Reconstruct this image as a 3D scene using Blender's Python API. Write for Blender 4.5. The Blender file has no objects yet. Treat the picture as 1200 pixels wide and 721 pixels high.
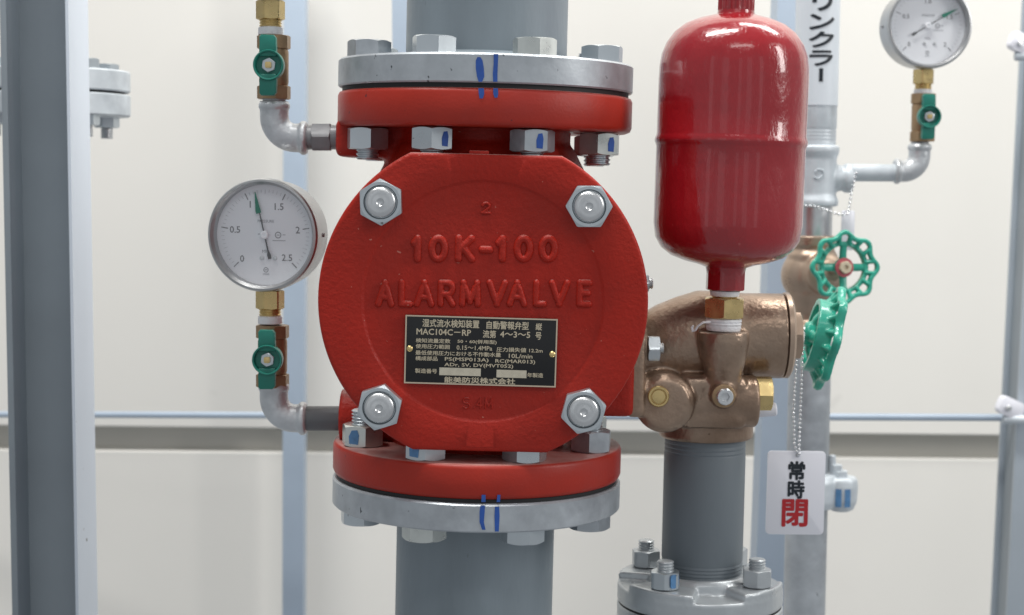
import bpy, bmesh, math, random
from mathutils import Vector, Matrix, noise
random.seed(7)
PI = math.pi
S = bpy.context.scene
COL = S.collection

# ------------------------------------------------------------------ camera
PITCH, ROLL, FPX = 0.078, 0.010, 1900.0
d0 = Vector((0, math.cos(PITCH), -math.sin(PITCH)))
r0 = Vector((1, 0, 0)); u0 = Vector((0, math.sin(PITCH), math.cos(PITCH)))
RV = r0 * math.cos(ROLL) + u0 * math.sin(ROLL)
UV = u0 * math.cos(ROLL) - r0 * math.sin(ROLL)
def raydir(px, py): return d0 * FPX + RV * (px - 600.0) - UV * (py - 360.5)
_rd = raydir(566, 354); _rd /= _rd.y
CAM = Vector((0, -0.10, 0)) - _rd * 1.07
cd = bpy.data.cameras.new('camera'); cam = bpy.data.objects.new('camera', cd); COL.objects.link(cam)
cam.matrix_world = Matrix(((RV.x, UV.x, -d0.x, CAM.x), (RV.y, UV.y, -d0.y, CAM.y), (RV.z, UV.z, -d0.z, CAM.z), (0, 0, 0, 1)))
cd.sensor_width = 36.0; cd.lens = FPX / 1200.0 * 36.0
cd.clip_start = 0.05; cd.clip_end = 60
cd.dof.use_dof = True; cd.dof.focus_distance = 1.075; cd.dof.aperture_fstop = 10.5
S.camera = cam

# ------------------------------------------------------------------ light
W = bpy.data.worlds.new('World'); S.world = W; W.use_nodes = True
W.node_tree.nodes['Background'].inputs[0].default_value = (0.90, 0.95, 1.0, 1)
W.node_tree.nodes['Background'].inputs[1].default_value = 0.37
def lamp(name, loc, target, sx, sy, power, col):
    l = bpy.data.lights.new(name, 'AREA'); l.shape = 'RECTANGLE'; l.size = sx; l.size_y = sy
    l.energy = power; l.color = col
    o = bpy.data.objects.new(name, l); COL.objects.link(o); o.location = loc
    o.rotation_euler = (Vector(target) - Vector(loc)).to_track_quat('-Z', 'Y').to_euler()
    return o
lamp('ceiling_lamp', (0.95, 0.42, 1.75), (0.85, 0.42, 0), 0.25, 1.2, 24.0, (1.0, 0.985, 0.95))
lamp('ceiling_lamp', (-0.50, -0.30, 2.5), (-0.4, 0.8, -0.4), 1.6, 0.30, 66, (1.0, 0.985, 0.95))
lamp('ceiling_lamp', (0.35, -1.9, 1.9), (0.0, 0.0, 0.0), 1.3, 0.25, 6.0, (1.0, 0.985, 0.96))
lamp('ceiling_lamp', (2.3, -0.7, 1.0), (0.3, 0.2, 0.0), 0.35, 1.2, 20, (1.0, 0.98, 0.95))
for x, y, w, e in ((-1.5, -2.0, 0.25, 0.7), (-0.75, -2.6, 0.50, 1.0), (0.30, -2.8, 0.22, 0.5), (0.95, -2.6, 0.35, 0.8), (1.7, -2.2, 0.25, 0.8)):  # added strip lights behind the camera, there to streak the red tank
    lamp('streak_lamp', (x, y, 0.35), (0.2, 0, 0.05), w, 1.7, e, (0.93, 0.97, 1.0))
S.view_settings.view_transform = 'Standard'; S.view_settings.look = 'None'
S.view_settings.exposure = 0.0; S.view_settings.gamma = 1.0
S.render.engine = 'CYCLES'
S.cycles.use_denoising = True
S.cycles.max_bounces = 8

# ------------------------------------------------------------------ pixel rays
def P(px, py, Y=0.0):
    dv = raydir(px, py); t = (Y - CAM.y) / dv.y
    return CAM + dv * t
def mpp(Y): return (Y - CAM.y) / FPX            # metres per photo pixel at depth Y (near the axis)
VT = Matrix.Translation((-0.0033, 0, 0)) @ Matrix.Rotation(0.0145, 4, 'Y')             # the valve and its riser lean a touch in the room
VTI = VT.inverted()
def PV(px, py, Y=0.0): return VTI @ P(px, py, Y)
def cyl_hit(px, py, R):                         # ray against a vertical cylinder in the valve frame
    o = VTI @ CAM; dv = (VTI @ (CAM + raydir(px, py))) - o; dv.normalize()
    a = dv.x**2 + dv.y**2; b = 2*(o.x*dv.x + o.y*dv.y); c = o.x**2 + o.y**2 - R*R
    t = (-b - math.sqrt(max(0, b*b - 4*a*c))) / (2*a)
    return o + dv * t

# ------------------------------------------------------------------ materials
def mat(name, col, rough=0.5, metal=0.0, var=0.0, vscale=40.0, bump=0.0, bscale=300.0, coat=0.0, rvar=0.0,
        col2=None, c2scale=15.0, c2lo=0.5, c2hi=0.65, bdetail=2.0, spec=0.5, stretch=None, dust=None, pits=None, pscale=140.0, plo=0.70):
    m = bpy.data.materials.new(name); m.use_nodes = True
    n = m.node_tree.nodes; L = m.node_tree.links; b = n['Principled BSDF']
    b.inputs['Base Color'].default_value = (*col, 1); b.inputs['Roughness'].default_value = rough
    b.inputs['Metallic'].default_value = metal; b.inputs['Specular IOR Level'].default_value = spec
    if coat: b.inputs['Coat Weight'].default_value = coat; b.inputs['Coat Roughness'].default_value = 0.06
    tc = n.new('ShaderNodeTexCoord'); src = tc.outputs['Object']
    if stretch:
        mp = n.new('ShaderNodeMapping'); mp.inputs['Scale'].default_value = stretch
        L.new(src, mp.inputs['Vector']); src = mp.outputs['Vector']
    out = None
    def tex(scale, detail=3.0, rough_=0.55):
        t = n.new('ShaderNodeTexNoise'); t.inputs['Scale'].default_value = scale
        t.inputs['Detail'].default_value = detail; t.inputs['Roughness'].default_value = rough_
        L.new(src, t.inputs['Vector']); return t
    if var or rvar:
        t = tex(vscale, 4.0)
        if var:
            h = n.new('ShaderNodeMapRange'); h.inputs['From Min'].default_value = 0.25; h.inputs['From Max'].default_value = 0.75
            h.inputs['To Min'].default_value = 1 - var; h.inputs['To Max'].default_value = 1 + var
            L.new(t.outputs['Fac'], h.inputs['Value'])
            v = n.new('ShaderNodeVectorMath'); v.operation = 'SCALE'; v.inputs[0].default_value = col
            L.new(h.outputs['Result'], v.inputs['Scale']); out = v.outputs['Vector']
        if rvar:
            h = n.new('ShaderNodeMapRange'); h.inputs['From Min'].default_value = 0.3; h.inputs['From Max'].default_value = 0.7
            h.inputs['To Min'].default_value = max(0.03, rough - rvar); h.inputs['To Max'].default_value = rough + rvar
            L.new(t.outputs['Fac'], h.inputs['Value']); L.new(h.outputs['Result'], b.inputs['Roughness'])
    if col2:
        t = tex(c2scale, 5.0, 0.6)
        h = n.new('ShaderNodeMapRange'); h.inputs['From Min'].default_value = c2lo; h.inputs['From Max'].default_value = c2hi
        L.new(t.outputs['Fac'], h.inputs['Value'])
        mx = n.new('ShaderNodeMix'); mx.data_type = 'RGBA'
        L.new(h.outputs['Result'], mx.inputs['Factor'])
        mx.inputs['A'].default_value = (*col, 1); mx.inputs['B'].default_value = (*col2, 1)
        if out is not None: L.new(out, mx.inputs['A'])
        out = mx.outputs['Result']
    def over(colour, fac):
        nonlocal out
        mx = n.new('ShaderNodeMix'); mx.data_type = 'RGBA'; L.new(fac, mx.inputs['Factor'])
        mx.inputs['A'].default_value = (*col, 1); mx.inputs['B'].default_value = (*colour, 1)
        if out is not None: L.new(out, mx.inputs['A'])
        out = mx.outputs['Result']
    if pits:                                            # small chips and specks
        t = tex(pscale, 2.0); h = n.new('ShaderNodeMapRange'); h.inputs['From Min'].default_value = plo; h.inputs['From Max'].default_value = plo + 0.03
        L.new(t.outputs['Fac'], h.inputs['Value']); over(pits, h.outputs['Result'])
    if dust:                                            # dust lying on level ledges
        g = n.new('ShaderNodeNewGeometry'); sp = n.new('ShaderNodeSeparateXYZ'); L.new(g.outputs['Normal'], sp.inputs[0])
        h = n.new('ShaderNodeMapRange'); h.inputs['From Min'].default_value = 0.75; h.inputs['From Max'].default_value = 1.0; h.inputs['To Max'].default_value = 1.25
        t = tex(60, 4.0); ml = n.new('ShaderNodeMath'); ml.operation = 'MULTIPLY'
        L.new(sp.outputs['Z'], h.inputs['Value']); L.new(h.outputs['Result'], ml.inputs[0]); L.new(t.outputs['Fac'], ml.inputs[1]); over(dust, ml.outputs[0])
    if out is not None: L.new(out, b.inputs['Base Color'])
    if bump:
        t = tex(bscale, bdetail)
        bp = n.new('ShaderNodeBump'); bp.inputs['Strength'].default_value = 1.0; bp.inputs['Distance'].default_value = bump
        L.new(t.outputs['Fac'], bp.inputs['Height']); L.new(bp.outputs['Normal'], b.inputs['Normal'])
    return m
M = {}
M['cast_red'] = mat('cast_red_paint', (0.385, 0.017, 0.008), 0.42, dust=(0.50, 0.33, 0.30), pits=(0.50, 0.16, 0.12), pscale=260.0, plo=0.735, var=0.10, vscale=25, bump=0.00065, bscale=330, bdetail=6.0, rvar=0.10, spec=0.26,
                    col2=(0.33, 0.020, 0.011), c2scale=11, c2lo=0.42, c2hi=0.72)
M['flange_red'] = mat('machined_red_paint', (0.375, 0.022, 0.010), 0.42, dust=(0.50, 0.34, 0.31), pits=(0.14, 0.02, 0.02), pscale=170.0, plo=0.735, var=0.12, vscale=30, bump=0.00012, bscale=500, rvar=0.08, spec=0.35,
                      col2=(0.34, 0.030, 0.022), c2scale=12, c2lo=0.5, c2hi=0.75)
M['tank_red'] = mat('gloss_red_paint', (0.31, 0.008, 0.014), 0.24, pits=(0.40, 0.07, 0.07), pscale=230.0, plo=0.745, var=0.05, vscale=12, bump=0.0014, bscale=62, coat=0.6, rvar=0.06, bdetail=5.0, stretch=(1, 1, 0.6))
M['galv'] = mat('galvanised_steel', (0.46, 0.49, 0.52), 0.42, 0.55, pits=(0.10, 0.11, 0.12), pscale=150.0, plo=0.72, var=0.18, vscale=45, bump=0.0001, bscale=220, rvar=0.10,
                col2=(0.34, 0.36, 0.39), c2scale=22, c2lo=0.5, c2hi=0.7)
M['galv_light'] = mat('pale_galvanised_steel', (0.62, 0.67, 0.71), 0.45, 0.25, var=0.10, vscale=45, bump=0.0001, bscale=220, rvar=0.08,
                col2=(0.45, 0.49, 0.53), c2scale=22, c2lo=0.5, c2hi=0.7)
M['cast_galv'] = mat('galvanised_casting', (0.58, 0.60, 0.62), 0.38, 0.50, var=0.18, vscale=70, bump=0.0008, bscale=170, rvar=0.12)
M['silver'] = mat('silver_painted_casting', (0.50, 0.53, 0.55), 0.34, 0.45, var=0.08, vscale=50, bump=0.0004, bscale=120, rvar=0.08)
M['zinc'] = mat('zinc_plated_steel', (0.56, 0.605, 0.635), 0.31, 0.85, pits=(0.25, 0.26, 0.26), pscale=210.0, plo=0.72, var=0.04, vscale=60, rvar=0.04)
M['zinc_warm'] = mat('yellowish_zinc_steel', (0.61, 0.635, 0.61), 0.33, 0.85, var=0.10, vscale=90, rvar=0.08)
M['zinc_dull'] = mat('dull_zinc_steel', (0.46, 0.49, 0.52), 0.40, 0.80, var=0.14, vscale=110, rvar=0.10)
M['steel'] = mat('turned_steel', (0.64, 0.65, 0.66), 0.30, 0.90, var=0.05, vscale=80, rvar=0.05)
M['gauge_steel'] = mat('brushed_gauge_steel', (0.46, 0.465, 0.47), 0.34, 0.90, var=0.08, vscale=90, rvar=0.05)
M['dark_steel'] = mat('dark_steel', (0.27, 0.27, 0.28), 0.42, 0.60, var=0.15, vscale=80, bump=0.0001)
M['pipe_grey'] = mat('grey_pipe_paint', (0.215, 0.255, 0.285), 0.46, pits=(0.13, 0.15, 0.16), pscale=110.0, plo=0.735, var=0.17, vscale=18, bump=0.0003, bscale=160, rvar=0.06, stretch=(1, 1, 0.3))
M['pipe_shaded'] = mat('shaded_pipe_paint', (0.15, 0.175, 0.195), 0.50, var=0.06, vscale=14, bump=0.00012, bscale=200, stretch=(1, 1, 0.3))  # pipe grey darkened: shade under tank and bronze put into the colour
M['pipe_dark'] = mat('dark_grey_pipe', (0.135, 0.142, 0.15), 0.48, 0.15, var=0.10, vscale=40, bump=0.0001)
M['bronze'] = mat('cast_bronze', (0.38, 0.278, 0.208), 0.37, 0.74, pits=(0.12, 0.07, 0.05), pscale=190.0, plo=0.72, var=0.14, vscale=30, bump=0.0005, bscale=260, rvar=0.10,
                  col2=(0.19, 0.12, 0.08), c2scale=13, c2lo=0.45, c2hi=0.75)
M['bronze_cap'] = mat('machined_bronze', (0.44, 0.33, 0.25), 0.34, 0.65, var=0.10, vscale=60, rvar=0.08)
M['brass'] = mat('brass', (0.66, 0.50, 0.23), 0.30, 0.80, var=0.10, vscale=120, rvar=0.08, bump=0.00005)
M['brass_dull'] = mat('tarnished_brass', (0.35, 0.235, 0.135), 0.40, 0.65, var=0.15, vscale=90, rvar=0.10, bump=0.0003, bscale=300)
M['handle_green'] = mat('green_handle_coating', (0.012, 0.185, 0.140), 0.36, var=0.06, vscale=80, bump=0.0001)
M['wheel_green'] = mat('green_enamel', (0.024, 0.36, 0.255), 0.30, var=0.08, vscale=60, bump=0.0003, bscale=160, coat=0.3)
M['tape'] = mat('white_seal_tape', (0.82, 0.82, 0.84), 0.6, bump=0.0006, bscale=420)
M['rubber'] = mat('black_gasket', (0.012, 0.012, 0.013), 0.6)
M['black'] = mat('black_plate', (0.006, 0.006, 0.007), 0.28)
M['gold'] = mat('pale_gold_print', (0.60, 0.52, 0.38), 0.45, 0.25)
M['gold_rim'] = mat('pale_gold_rim', (0.66, 0.55, 0.42), 0.35, 0.6)
M['field'] = mat('bare_gold_field', (0.58, 0.53, 0.42), 0.5, 0.2, var=0.12, vscale=260)
M['blue_ink'] = mat('blue_marker_ink', (0.020, 0.085, 0.36), 0.45, var=0.15, vscale=150)
M['blue_faint'] = mat('worn_blue_ink', (0.10, 0.24, 0.45), 0.45, 0.2, var=0.25, vscale=200)
M['dial'] = mat('dial_white', (0.84, 0.86, 0.90), 0.5)
M['ink'] = mat('grey_print', (0.19, 0.19, 0.20), 0.6)
M['ink_pale'] = mat('pale_print', (0.32, 0.33, 0.35), 0.6)
M['ink_tick'] = mat('fine_scale_print', (0.50, 0.51, 0.53), 0.6)
M['needle'] = mat('needle_grey', (0.08, 0.085, 0.09), 0.5)
M['needle_green'] = mat('needle_green', (0.01, 0.20, 0.13), 0.5)
M['white'] = mat('white_plastic', (0.80, 0.80, 0.86), 0.35)
M['label_white'] = mat('white_film', (0.74, 0.79, 0.84), 0.4)
M['text_black'] = mat('black_print', (0.008, 0.014, 0.022), 0.5)
M['text_red'] = mat('red_print', (0.42, 0.010, 0.016), 0.5)
M['hub_red'] = mat('red_hub_plate', (0.46, 0.10, 0.12), 0.4, var=0.2, vscale=300)
M['chain'] = mat('bright_chain', (0.75, 0.76, 0.78), 0.20, 0.95)
M['column'] = mat('blue_grey_steel_paint', (0.42, 0.47, 0.52), 0.42, var=0.08, vscale=9, bump=0.0001, bscale=90)
M['column_shaded'] = mat('shaded_steel_paint', (0.25, 0.285, 0.315), 0.45, pits=(0.10, 0.11, 0.12), pscale=60.0, plo=0.775, var=0.09, vscale=9, bump=0.0001, bscale=90)  # column paint darkened, shade on web and far flange held in the colour
M['column_lit'] = mat('lit_steel_paint', (0.64, 0.70, 0.78), 0.42, pits=(0.20, 0.21, 0.22), pscale=60.0, plo=0.775, var=0.03, vscale=9)  # same column paint lightened, light from the right put into the colour
M['post'] = mat('pale_blue_steel', (0.42, 0.50, 0.60), 0.45, 0.1, var=0.05, vscale=14)
M['wall'] = mat('cream_wall_panel', (0.80, 0.778, 0.732), 0.55, pits=(0.62, 0.60, 0.56), pscale=7.0, plo=0.735, var=0.02, vscale=3, bump=0.0001, bscale=60)
M['taupe'] = mat('taupe_rail_paint', (0.56, 0.54, 0.49), 0.55, var=0.03, vscale=8)
gl = bpy.data.materials.new('gauge_glass'); gl.use_nodes = True
_n = gl.node_tree.nodes; _l = gl.node_tree.links; _n.clear()
_o = _n.new('ShaderNodeOutputMaterial'); _mx = _n.new('ShaderNodeMixShader'); _t = _n.new('ShaderNodeBsdfTransparent')
_g = _n.new('ShaderNodeBsdfGlossy'); _g.inputs['Roughness'].default_value = 0.04; _mx.inputs[0].default_value = 0.07
_l.new(_t.outputs[0], _mx.inputs[1]); _l.new(_g.outputs[0], _mx.inputs[2]); _l.new(_mx.outputs[0], _o.inputs[0])
M['glass'] = gl

# ------------------------------------------------------------------ mesh helpers
I4 = Matrix.Identity(4)
def frame(loc, z, x=None):
    z = Vector(z).normalized()
    x = Vector(x) if x is not None else (Vector((1, 0, 0)) if abs(z.x) < 0.9 else Vector((0, 1, 0)))
    y = z.cross(x).normalized(); x = y.cross(z).normalized()
    return Matrix(((x.x, y.x, z.x, loc[0]), (x.y, y.y, z.y, loc[1]), (x.z, y.z, z.z, loc[2]), (0, 0, 0, 1)))
def rings(bm, rs, M_=I4, N=48, cap0=True, cap1=True):
    """closed polar rings: each entry (radius or radius function of angle, z)"""
    prev = None
    for k, (r, z) in enumerate(rs):
        if not callable(r) and r < 1e-7:
            cur = [bm.verts.new(M_ @ Vector((0, 0, z)))]
        else:
            cur = []
            for i in range(N):
                a = 2*PI*i/N; rr = r(a) if callable(r) else r
                cur.append(bm.verts.new(M_ @ Vector((rr*math.cos(a), rr*math.sin(a), z(a) if callable(z) else z))))
        if prev is not None:
            if len(prev) == 1 and len(cur) > 1:
                for i in range(N): bm.faces.new((prev[0], cur[(i+1) % N], cur[i])[::-1])
            elif len(cur) == 1 and len(prev) > 1:
                for i in range(N): bm.faces.new((prev[i], prev[(i+1) % N], cur[0]))
            elif len(cur) > 1:
                for i in range(N): bm.faces.new((prev[i], prev[(i+1) % N], cur[(i+1) % N], cur[i]))
        elif cap0 and len(cur) > 1: bm.faces.new(cur[::-1])
        prev = cur
    if cap1 and len(prev) > 1: bm.faces.new(prev)
def lathe(bm, prof, M_=I4, N=48, cap0=True, cap1=True): rings(bm, [(r, z) for r, z in prof], M_, N, cap0, cap1)
def cyl(bm, r, z0, z1, M_=I4, N=40, ch=0.0):
    if ch: lathe(bm, [(r-ch, z0), (r, z0+ch), (r, z1-ch), (r-ch, z1)], M_, N)
    else: lathe(bm, [(r, z0), (r, z1)], M_, N)
def box(bm, x0, x1, y0, y1, z0, z1, bev=0.0, seg=2, M_=I4):
    vs = [bm.verts.new(M_ @ Vector((x, y, z))) for x in (x0, x1) for y in (y0, y1) for z in (z0, z1)]
    fs = [bm.faces.new([vs[i] for i in f]) for f in ((0,1,3,2), (4,6,7,5), (0,4,5,1), (2,3,7,6), (0,2,6,4), (1,5,7,3))]
    if bev:
        es = list({e for f in fs for e in f.edges})
        bmesh.ops.bevel(bm, geom=es, offset=bev, segments=seg, affect='EDGES', profile=0.5)
def hexr(af, rot=0.0, n=6):
    st = 2*PI/n
    def f(a):
        t = (a - rot) % st - st/2
        return af/2 / math.cos(t)
    return f
def hexnut(bm, af, h, M_=I4, rot=0.0, lo=True, hi=True, n=6, hole=0.0):
    """hexagon with the turned 30 degree chamfer real nuts have"""
    f = hexr(af, rot, n); ri = af/2 * 0.975; k = 0.5
    rs = []
    if lo: rs += [(ri, 0.0), (f, lambda a: max(1e-5, (f(a)-ri)*k))]
    else: rs += [(f, 0.0)]
    if hi: rs += [(f, lambda a: h - max(1e-5, (f(a)-ri)*k)), (ri, h)]
    else: rs += [(f, h)]
    if hole: rs += [(hole, h), (hole, h*0.6)]
    rings(bm, rs, M_, 48)
def tube(bm, pts, r, N=16, closed=False, flat=1.0, up=None):
    pts = [Vector(p) for p in pts]; n = len(pts); prev = None; first = None; nrm = None
    for i, p in enumerate(pts):
        a = pts[(i-1) % n] if (closed or i > 0) else p
        b = pts[(i+1) % n] if (closed or i < n-1) else p
        t = (b - a).normalized()
        if up is not None: u = Vector(up); u = (u - t*u.dot(t)).normalized()
        else:
            if nrm is None:
                nrm = Vector((0, 0, 1)) if abs(t.z) < 0.9 else Vector((0, 1, 0))
            nrm = (nrm - t*nrm.dot(t)).normalized(); u = nrm
        v = t.cross(u); rr = r[i] if isinstance(r, (list, tuple)) else r
        cur = [bm.verts.new(p + u*(math.cos(2*PI*k/N)*rr*flat) + v*(math.sin(2*PI*k/N)*rr)) for k in range(N)]
        if prev:
            for k in range(N): bm.faces.new((prev[k], prev[(k+1) % N], cur[(k+1) % N], cur[k]))
        else: first = cur
        prev = cur
    if closed:
        for k in range(N): bm.faces.new((prev[k], prev[(k+1) % N], first[(k+1) % N], first[k]))
    else:
        bm.faces.new(first[::-1]); bm.faces.new(prev)
def prism(bm, pts, z0, z1, M_=I4, bev=0.0):
    a = [bm.verts.new(M_ @ Vector((x, y, z0))) for x, y in pts]; b = [bm.verts.new(M_ @ Vector((x, y, z1))) for x, y in pts]
    n = len(pts); fs = [bm.faces.new(a[::-1]), bm.faces.new(b)]
    for i in range(n): fs.append(bm.faces.new((a[i], a[(i+1) % n], b[(i+1) % n], b[i])))
    if bev: bmesh.ops.bevel(bm, geom=list(fs[0].edges) + list(fs[1].edges), offset=bev, segments=2, affect='EDGES', profile=0.5)
def rrect(w, h, r, n=6):
    pts = []
    for cx, cy, a0 in ((w/2-r, h/2-r, 0), (-w/2+r, h/2-r, PI/2), (-w/2+r, -h/2+r, PI), (w/2-r, -h/2+r, 1.5*PI)):
        for k in range(n+1): pts.append((cx + r*math.cos(a0 + PI/2*k/n), cy + r*math.sin(a0 + PI/2*k/n)))
    return pts
def thread(bm, r, z0, z1, pitch, M_=I4, depth=None, N=32):
    depth = depth or pitch*0.45; n = max(2, int(abs(z1-z0)/pitch)); prof = [(r-depth, z0)]
    for i in range(n):
        za = z0 + (z1-z0)*i/n; zb = z0 + (z1-z0)*(i+1)/n
        prof += [(r-depth, za + (zb-za)*0.15), (r, za + (zb-za)*0.45), (r, za + (zb-za)*0.6), (r-depth, za + (zb-za)*0.95)]
    prof.append((r-depth*1.2, z1))
    lathe(bm, prof, M_, N)
NEW = bmesh.new
def text_bm(s, w=None, h=None, ext=0.0, bevel=0.0, bold=0.0, rot=0.0, res=3, keep=False):
    """lettering centred on the origin in the XY plane, +Z towards the reader, fitted to w x h"""
    cu = bpy.data.curves.new('lettering', 'FONT'); cu.body = s; cu.size = 1.0; cu.resolution_u = res
    o = bpy.data.objects.new('lettering', cu); COL.objects.link(o)
    bpy.context.view_layer.update()
    def grab():
        dg = bpy.context.evaluated_depsgraph_get(); dg.update()
        return bpy.data.meshes.new_from_object(o.evaluated_get(dg))
    me = grab(); ys = [v.co.y for v in me.vertices]; hh = max(ys) - min(ys) if ys else 1; bpy.data.meshes.remove(me)
    k = (h or 1.0)/hh
    cu.size = k; cu.extrude = ext; cu.bevel_depth = bevel; cu.bevel_resolution = 2 if bevel else 0
    me = grab(); bm = NEW()
    for i in range(8 if bold else 1):               # thicker strokes: the same outline struck eight times
        m2 = me.copy(); m2.transform(Matrix.Translation((bold*math.cos(i*PI/4), bold*math.sin(i*PI/4), i*3e-6))); bm.from_mesh(m2); bpy.data.meshes.remove(m2)
    bpy.data.meshes.remove(me)
    bpy.data.objects.remove(o); bpy.data.curves.remove(cu)
    if rot: bmesh.ops.rotate(bm, verts=bm.verts, cent=(0, 0, 0), matrix=Matrix.Rotation(rot, 3, 'Z'))
    xs = [v.co.x for v in bm.verts]; ys = [v.co.y for v in bm.verts]
    cx, cy = (min(xs)+max(xs))/2, (min(ys)+max(ys))/2; sx = w/(max(xs)-min(xs)) if w else 1.0
    sy = h/(max(ys)-min(ys)) if (h and rot) else 1.0
    for v in bm.verts: v.co.x = (v.co.x-cx)*sx; v.co.y = (v.co.y-cy)*sy
    return bm
def merge(bm, other, M_=I4):
    me = bpy.data.meshes.new('tmp'); other.to_mesh(me); other.free()
    me.transform(M_); bm.from_mesh(me); bpy.data.meshes.remove(me)
def blend(bm, voxel, it=5, fac=0.5):
    """fuse overlapping castings into one skin with cast fillets"""
    me = bpy.data.meshes.new('tmp'); bm.to_mesh(me); bm.free()
    o = bpy.data.objects.new('tmp', me); COL.objects.link(o)
    md = o.modifiers.new('r', 'REMESH'); md.mode = 'VOXEL'; md.voxel_size = voxel; md.adaptivity = 0
    ms = o.modifiers.new('s', 'SMOOTH'); ms.factor = fac; ms.iterations = it
    bpy.context.view_layer.update(); dg = bpy.context.evaluated_depsgraph_get(); dg.update()
    m2 = bpy.data.meshes.new_from_object(o.evaluated_get(dg)); out = NEW(); out.from_mesh(m2)
    bpy.data.objects.remove(o); bpy.data.meshes.remove(me); bpy.data.meshes.remove(m2)
    return out

# ------------------------------------------------------------------ object helpers
def tag(o, label=None, cat=None, group=None, kind=None):
    if label: o['label'] = label
    if cat: o['category'] = cat
    if group: o['group'] = group
    if kind: o['kind'] = kind
    return o
def thing(name, label, cat, loc=(0, 0, 0), F=I4, group=None, kind=None):
    o = bpy.data.objects.new(name, None); COL.objects.link(o); o.empty_display_size = 0.02
    o.matrix_basis = F @ Matrix.Translation(Vector(loc)); o['_l'] = list(loc)
    return tag(o, label, cat, group, kind)
def root_of(o):
    while o.parent: o = o.parent
    return o
def part(name, bm, m, parent, kind=None, angle=32, flat=False):
    """one mesh object; vertices given in the frame its thing stands in"""
    me = bpy.data.meshes.new(name)
    bmesh.ops.remove_doubles(bm, verts=bm.verts, dist=1e-7)
    bmesh.ops.recalc_face_normals(bm, faces=bm.faces)
    bm.to_mesh(me); bm.free()
    me.transform(Matrix.Translation(-Vector(root_of(parent)['_l'])))
    me.materials.append(M[m])
    if not flat:
        me.polygons.foreach_set('use_smooth', [True]*len(me.polygons)); me.set_sharp_from_angle(angle=math.radians(angle))
    o = bpy.data.objects.new(name, me); COL.objects.link(o); o.parent = parent
    if kind: o['kind'] = kind
    return o
def inst(name, me, mtx, parent):
    o = bpy.data.objects.new(name, me); COL.objects.link(o); o.parent = parent; o.matrix_basis = mtx
    return o
def kids(o): return [c for c in bpy.data.objects if c.parent == o]
def dup(root, mtx, label, group=None):
    def cp(o, par):
        c = o.copy(); COL.objects.link(c); c.parent = par
        for ch in kids(o): cp(ch, c)
        return c
    r = cp(root, None); r.matrix_basis = mtx; r['label'] = label
    return r

# ================================================================== THE ROOM
WY = 1.0
zt = P(600, 505, WY).z; zb = P(600, 530, WY+0.03).z
wall = thing('wall', 'cream panelled wall with a taupe rail running along it behind the pipework', 'wall', (0, WY, zb), kind='structure')
bm = NEW(); box(bm, -2.2, 2.2, WY, WY+0.08, zt, 2.3, 0.002, 1); part('wall_panel', bm, 'wall', wall)
bm = NEW(); box(bm, -2.2, 2.2, WY+0.012, WY+0.092, -1.6, zb, 0.002, 1); part('wall_panel', bm, 'wall', wall)
bm = NEW(); box(bm, -2.2, 2.2, WY+0.032, WY+0.07, zb-0.02, zt+0.02); part('rail', bm, 'taupe', wall)

def axis(px0, py0, px1, py1, Y):
    """straight axis through two photo points at one depth"""
    a, b = P(px0, py0, Y), P(px1, py1, Y); return a, b
def hbar(name, label, cat, px0, px1, y0, y1, Y, depth, m, group=None, lean=None, z=None):
    pass

# left column: H section, web facing the camera
CY = 0.16
def quad_col(xt, xb, Y):            # column edge line from photo top to bottom
    return P(xt, -40, Y), P(xb, 760, Y)
ctop, cbot = P(40, -60, CY), P(56, 790, CY)
colz = (ctop - cbot).normalized(); cl = (ctop - cbot).length; k = mpp(CY)
F = frame(cbot, colz, (1, 0, 0))
left_col = thing('steel_column', 'wide blue grey steel column at the left edge with its right flange toned as lit', 'column', (0, 0, 0), F, 'painted steel columns')
hw = 36*k + 0.0005
bm = NEW(); box(bm, -hw-5*k, -hw+3*k, 0, 0.070, -0.1, cl+0.1, 0.0012); part('flange', bm, 'column_shaded', left_col)
bm = NEW(); box(bm, -hw+3*k, hw-1*k, 0.034, 0.040, -0.1, cl+0.1); part('web', bm, 'column_shaded', left_col)
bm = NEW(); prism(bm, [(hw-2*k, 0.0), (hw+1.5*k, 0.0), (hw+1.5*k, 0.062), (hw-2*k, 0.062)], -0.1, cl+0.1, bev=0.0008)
part('flange', bm, 'column_lit', left_col)

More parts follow.
